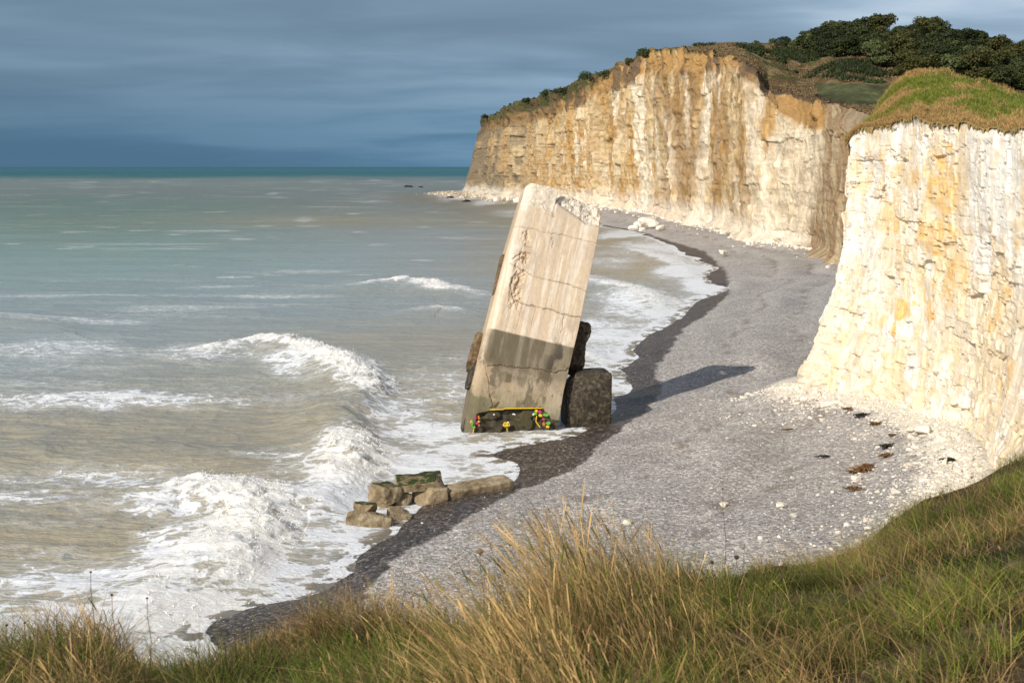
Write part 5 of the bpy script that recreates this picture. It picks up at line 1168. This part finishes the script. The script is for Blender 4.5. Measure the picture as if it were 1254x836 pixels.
    def disc(cx, cy, rx, ry=None, n_=18, a0=0): 
        ry = ry or rx; return [(cx+rx*math.cos(6.2832*k/n_)*math.cos(a0)-ry*math.sin(6.2832*k/n_)*math.sin(a0), cy+rx*math.cos(6.2832*k/n_)*math.sin(a0)+ry*math.sin(6.2832*k/n_)*math.cos(a0)) for k in range(n_)]
    def line(pts, w_): 
        out = []
        for (x0, y0), (x1, y1) in zip(pts, pts[1:]):
            L_ = math.hypot(x1-x0, y1-y0); nx, ny = -(y1-y0)/L_*w_/2, (x1-x0)/L_*w_/2; out.append([(x0+nx, y0+ny), (x1+nx, y1+ny), (x1-nx, y1-ny), (x0-nx, y0-ny)])
        return out
    paint('painted_line', line([(600, 501.5), (616, 501), (618, 500), (664, 499.5)], 1.3), 'yellow')
    for cx, cy, rx, ry, a0, cl_ in [(578, 518, 1.6, 4.2, 0, 'green'), (576.5, 516, 1, 2.6, .2, 'yellow'), (580, 523, 2.4, 1.6, 0, 'green'), (582, 512, 1.5, 2.4, .4, 'magenta'), (584, 518, 2.2, 2, 0, 'magenta'), (586, 511, 1.4, 2.8, 0, 'orange'), (586, 516, 1.4, 1.5, 0, 'yellow'), (586.5, 520.5, 1.6, 1.2, 0, 'orange'),
                                    (620, 520, 5.2, 4.1, 0, 'yellow'), (622, 516.6, 1.3, .8, 0, 'white'),
                                    (656.5, 503, 2, 2, 0, 'yellow'), (660.5, 504, 3, 2.4, 0, 'magenta'), (655, 506.5, 3, 2, 0, 'green'), (668, 508, 4.2, 2.3, .1, 'green'), (661.5, 508.5, 2.8, 2, 0, 'yellow'), (665, 513, 1.8, 2, 0, 'magenta'), (665.5, 519, 2, 2.6, 0, 'orange'), (671, 518, 3.2, 2.6, 0, 'green'), (670.5, 522.5, 2.6, 1.8, 0, 'yellow'), (653, 507.5, 1.4, 1.2, 0, 'white'), (604.5, 507.5, 1.3, 1.2, 0, 'white'), (629, 507, 2.2, 1, .2, 'white')]:
        paint('painted_petal' if cl_ != 'white' and rx < 5 else ('painted_smiley' if rx > 5 else 'painted_spot'), [[(x_+random.uniform(-.35, .35), y_+random.uniform(-.3, .3)) for x_, y_ in disc(cx, cy, rx*.85, ry*.85, a0=a0)]], cl_, .05+.012*random.random())
    paint('painted_stem', line([(580, 525), (579, 530), (584, 534), (588, 535)], 1.2), 'yellow')
    paint('painted_stem', line([(657, 509), (656, 516), (661, 523)], 1.0), 'yellow'); paint('painted_stem', line([(620.5, 524), (621, 528)], .8), 'yellow')
    paint('painted_eye', [disc(618, 519, .6)], 'black', .075); paint('painted_eye', [disc(622, 519, .6)], 'black', .075); paint('painted_mouth', line([(617, 521.5), (618.5, 522.6), (621.5, 522.7), (623, 521.5)], .6), 'black', .075)
    return face_uw, loc
bunker()
# dark block beside it
p = G(718, 514, .5)
o = rock('concrete_block', (3.05, 2.4, 3.7), 401, M_DARK, (p[0]+.05, p[1]+1.2, 1.75), (.02, .0, .14), p=16, amp=.04, cuts=2, sub=80)
tag(o, 'dark weathered concrete block standing upright against the right of the bunker', 'concrete block')

# ------------------------------------------------------------------ dead flower stalks in the foreground
M_STALK = m_plain('dry_stalk', (.10, .065, .04), .8); M_HEAD = m_plain('seed_head', (.06, .035, .025), .9)
st_l = [(111, 700, 818, 6.4, 'dark flower stalk with a small knob, left of the short twin stalk above the surf'), (137, 728, 822, 6.4, 'dark knobbed stalk between two taller ones above the surf'), (180, 732, 826, 6.2, 'dark knobbed stalk standing alone right of the left tussock'), (8, 765, 832, 6.0, 'knobbed stalk at the left edge of the picture'), (30, 762, 832, 6.1, 'curved stalk second from the left edge'), (588, 675, 775, 6.6, 'round brown flower head beside the long golden grass'),
        (885, 598, 715, 8.6, 'tall thin dark stalk above the shingle right of the golden grass'), (872, 688, 742, 7.0, 'round dark seed head low on the grass edge'), (902, 682, 735, 7.2, 'round dark seed head right of the tall thin stalk')]
for k, (px, py, pyb, Y, lab) in enumerate(st_l):
    a, b = P(px+2, pyb+8, Y), P(px, py, Y); hgt = b[2]-a[2]; root = empty('flower_stalk', tuple(a)); r_ = np.random.default_rng(500+k)
    d = b-a; mid = d*.5+np.array([.015, 0, 0]); mb = MB(); mb.add(*tube([(0, 0, 0), d*.25+[.01, 0, 0], mid, d*.8, d], [.0022, .002, .0018, .0016, .0014], 6))
    for j in range(4):
        s0 = d*(.3+.15*j); mb.add(*tube([s0, s0+np.array([(-1)**j*.02, .004, .025])], [.001, .0006], 5))
    mesh_mb('stem', mb, M_STALK, root)
    rad_ = .011 if px in (588, 872, 902) else .0055
    o = rock('flower_head', (rad_*2.2, rad_*2, rad_*1.9), 510+k, M_HEAD if px != 588 else m_plain('brown_head', (.2, .12, .05), .9), tuple(d), p=2, amp=.15, parent=root, sub=10, cuts=0, fs=.01)
    tag(root, lab, 'flower stalk', 'dead flower stalks on the cliff edge')
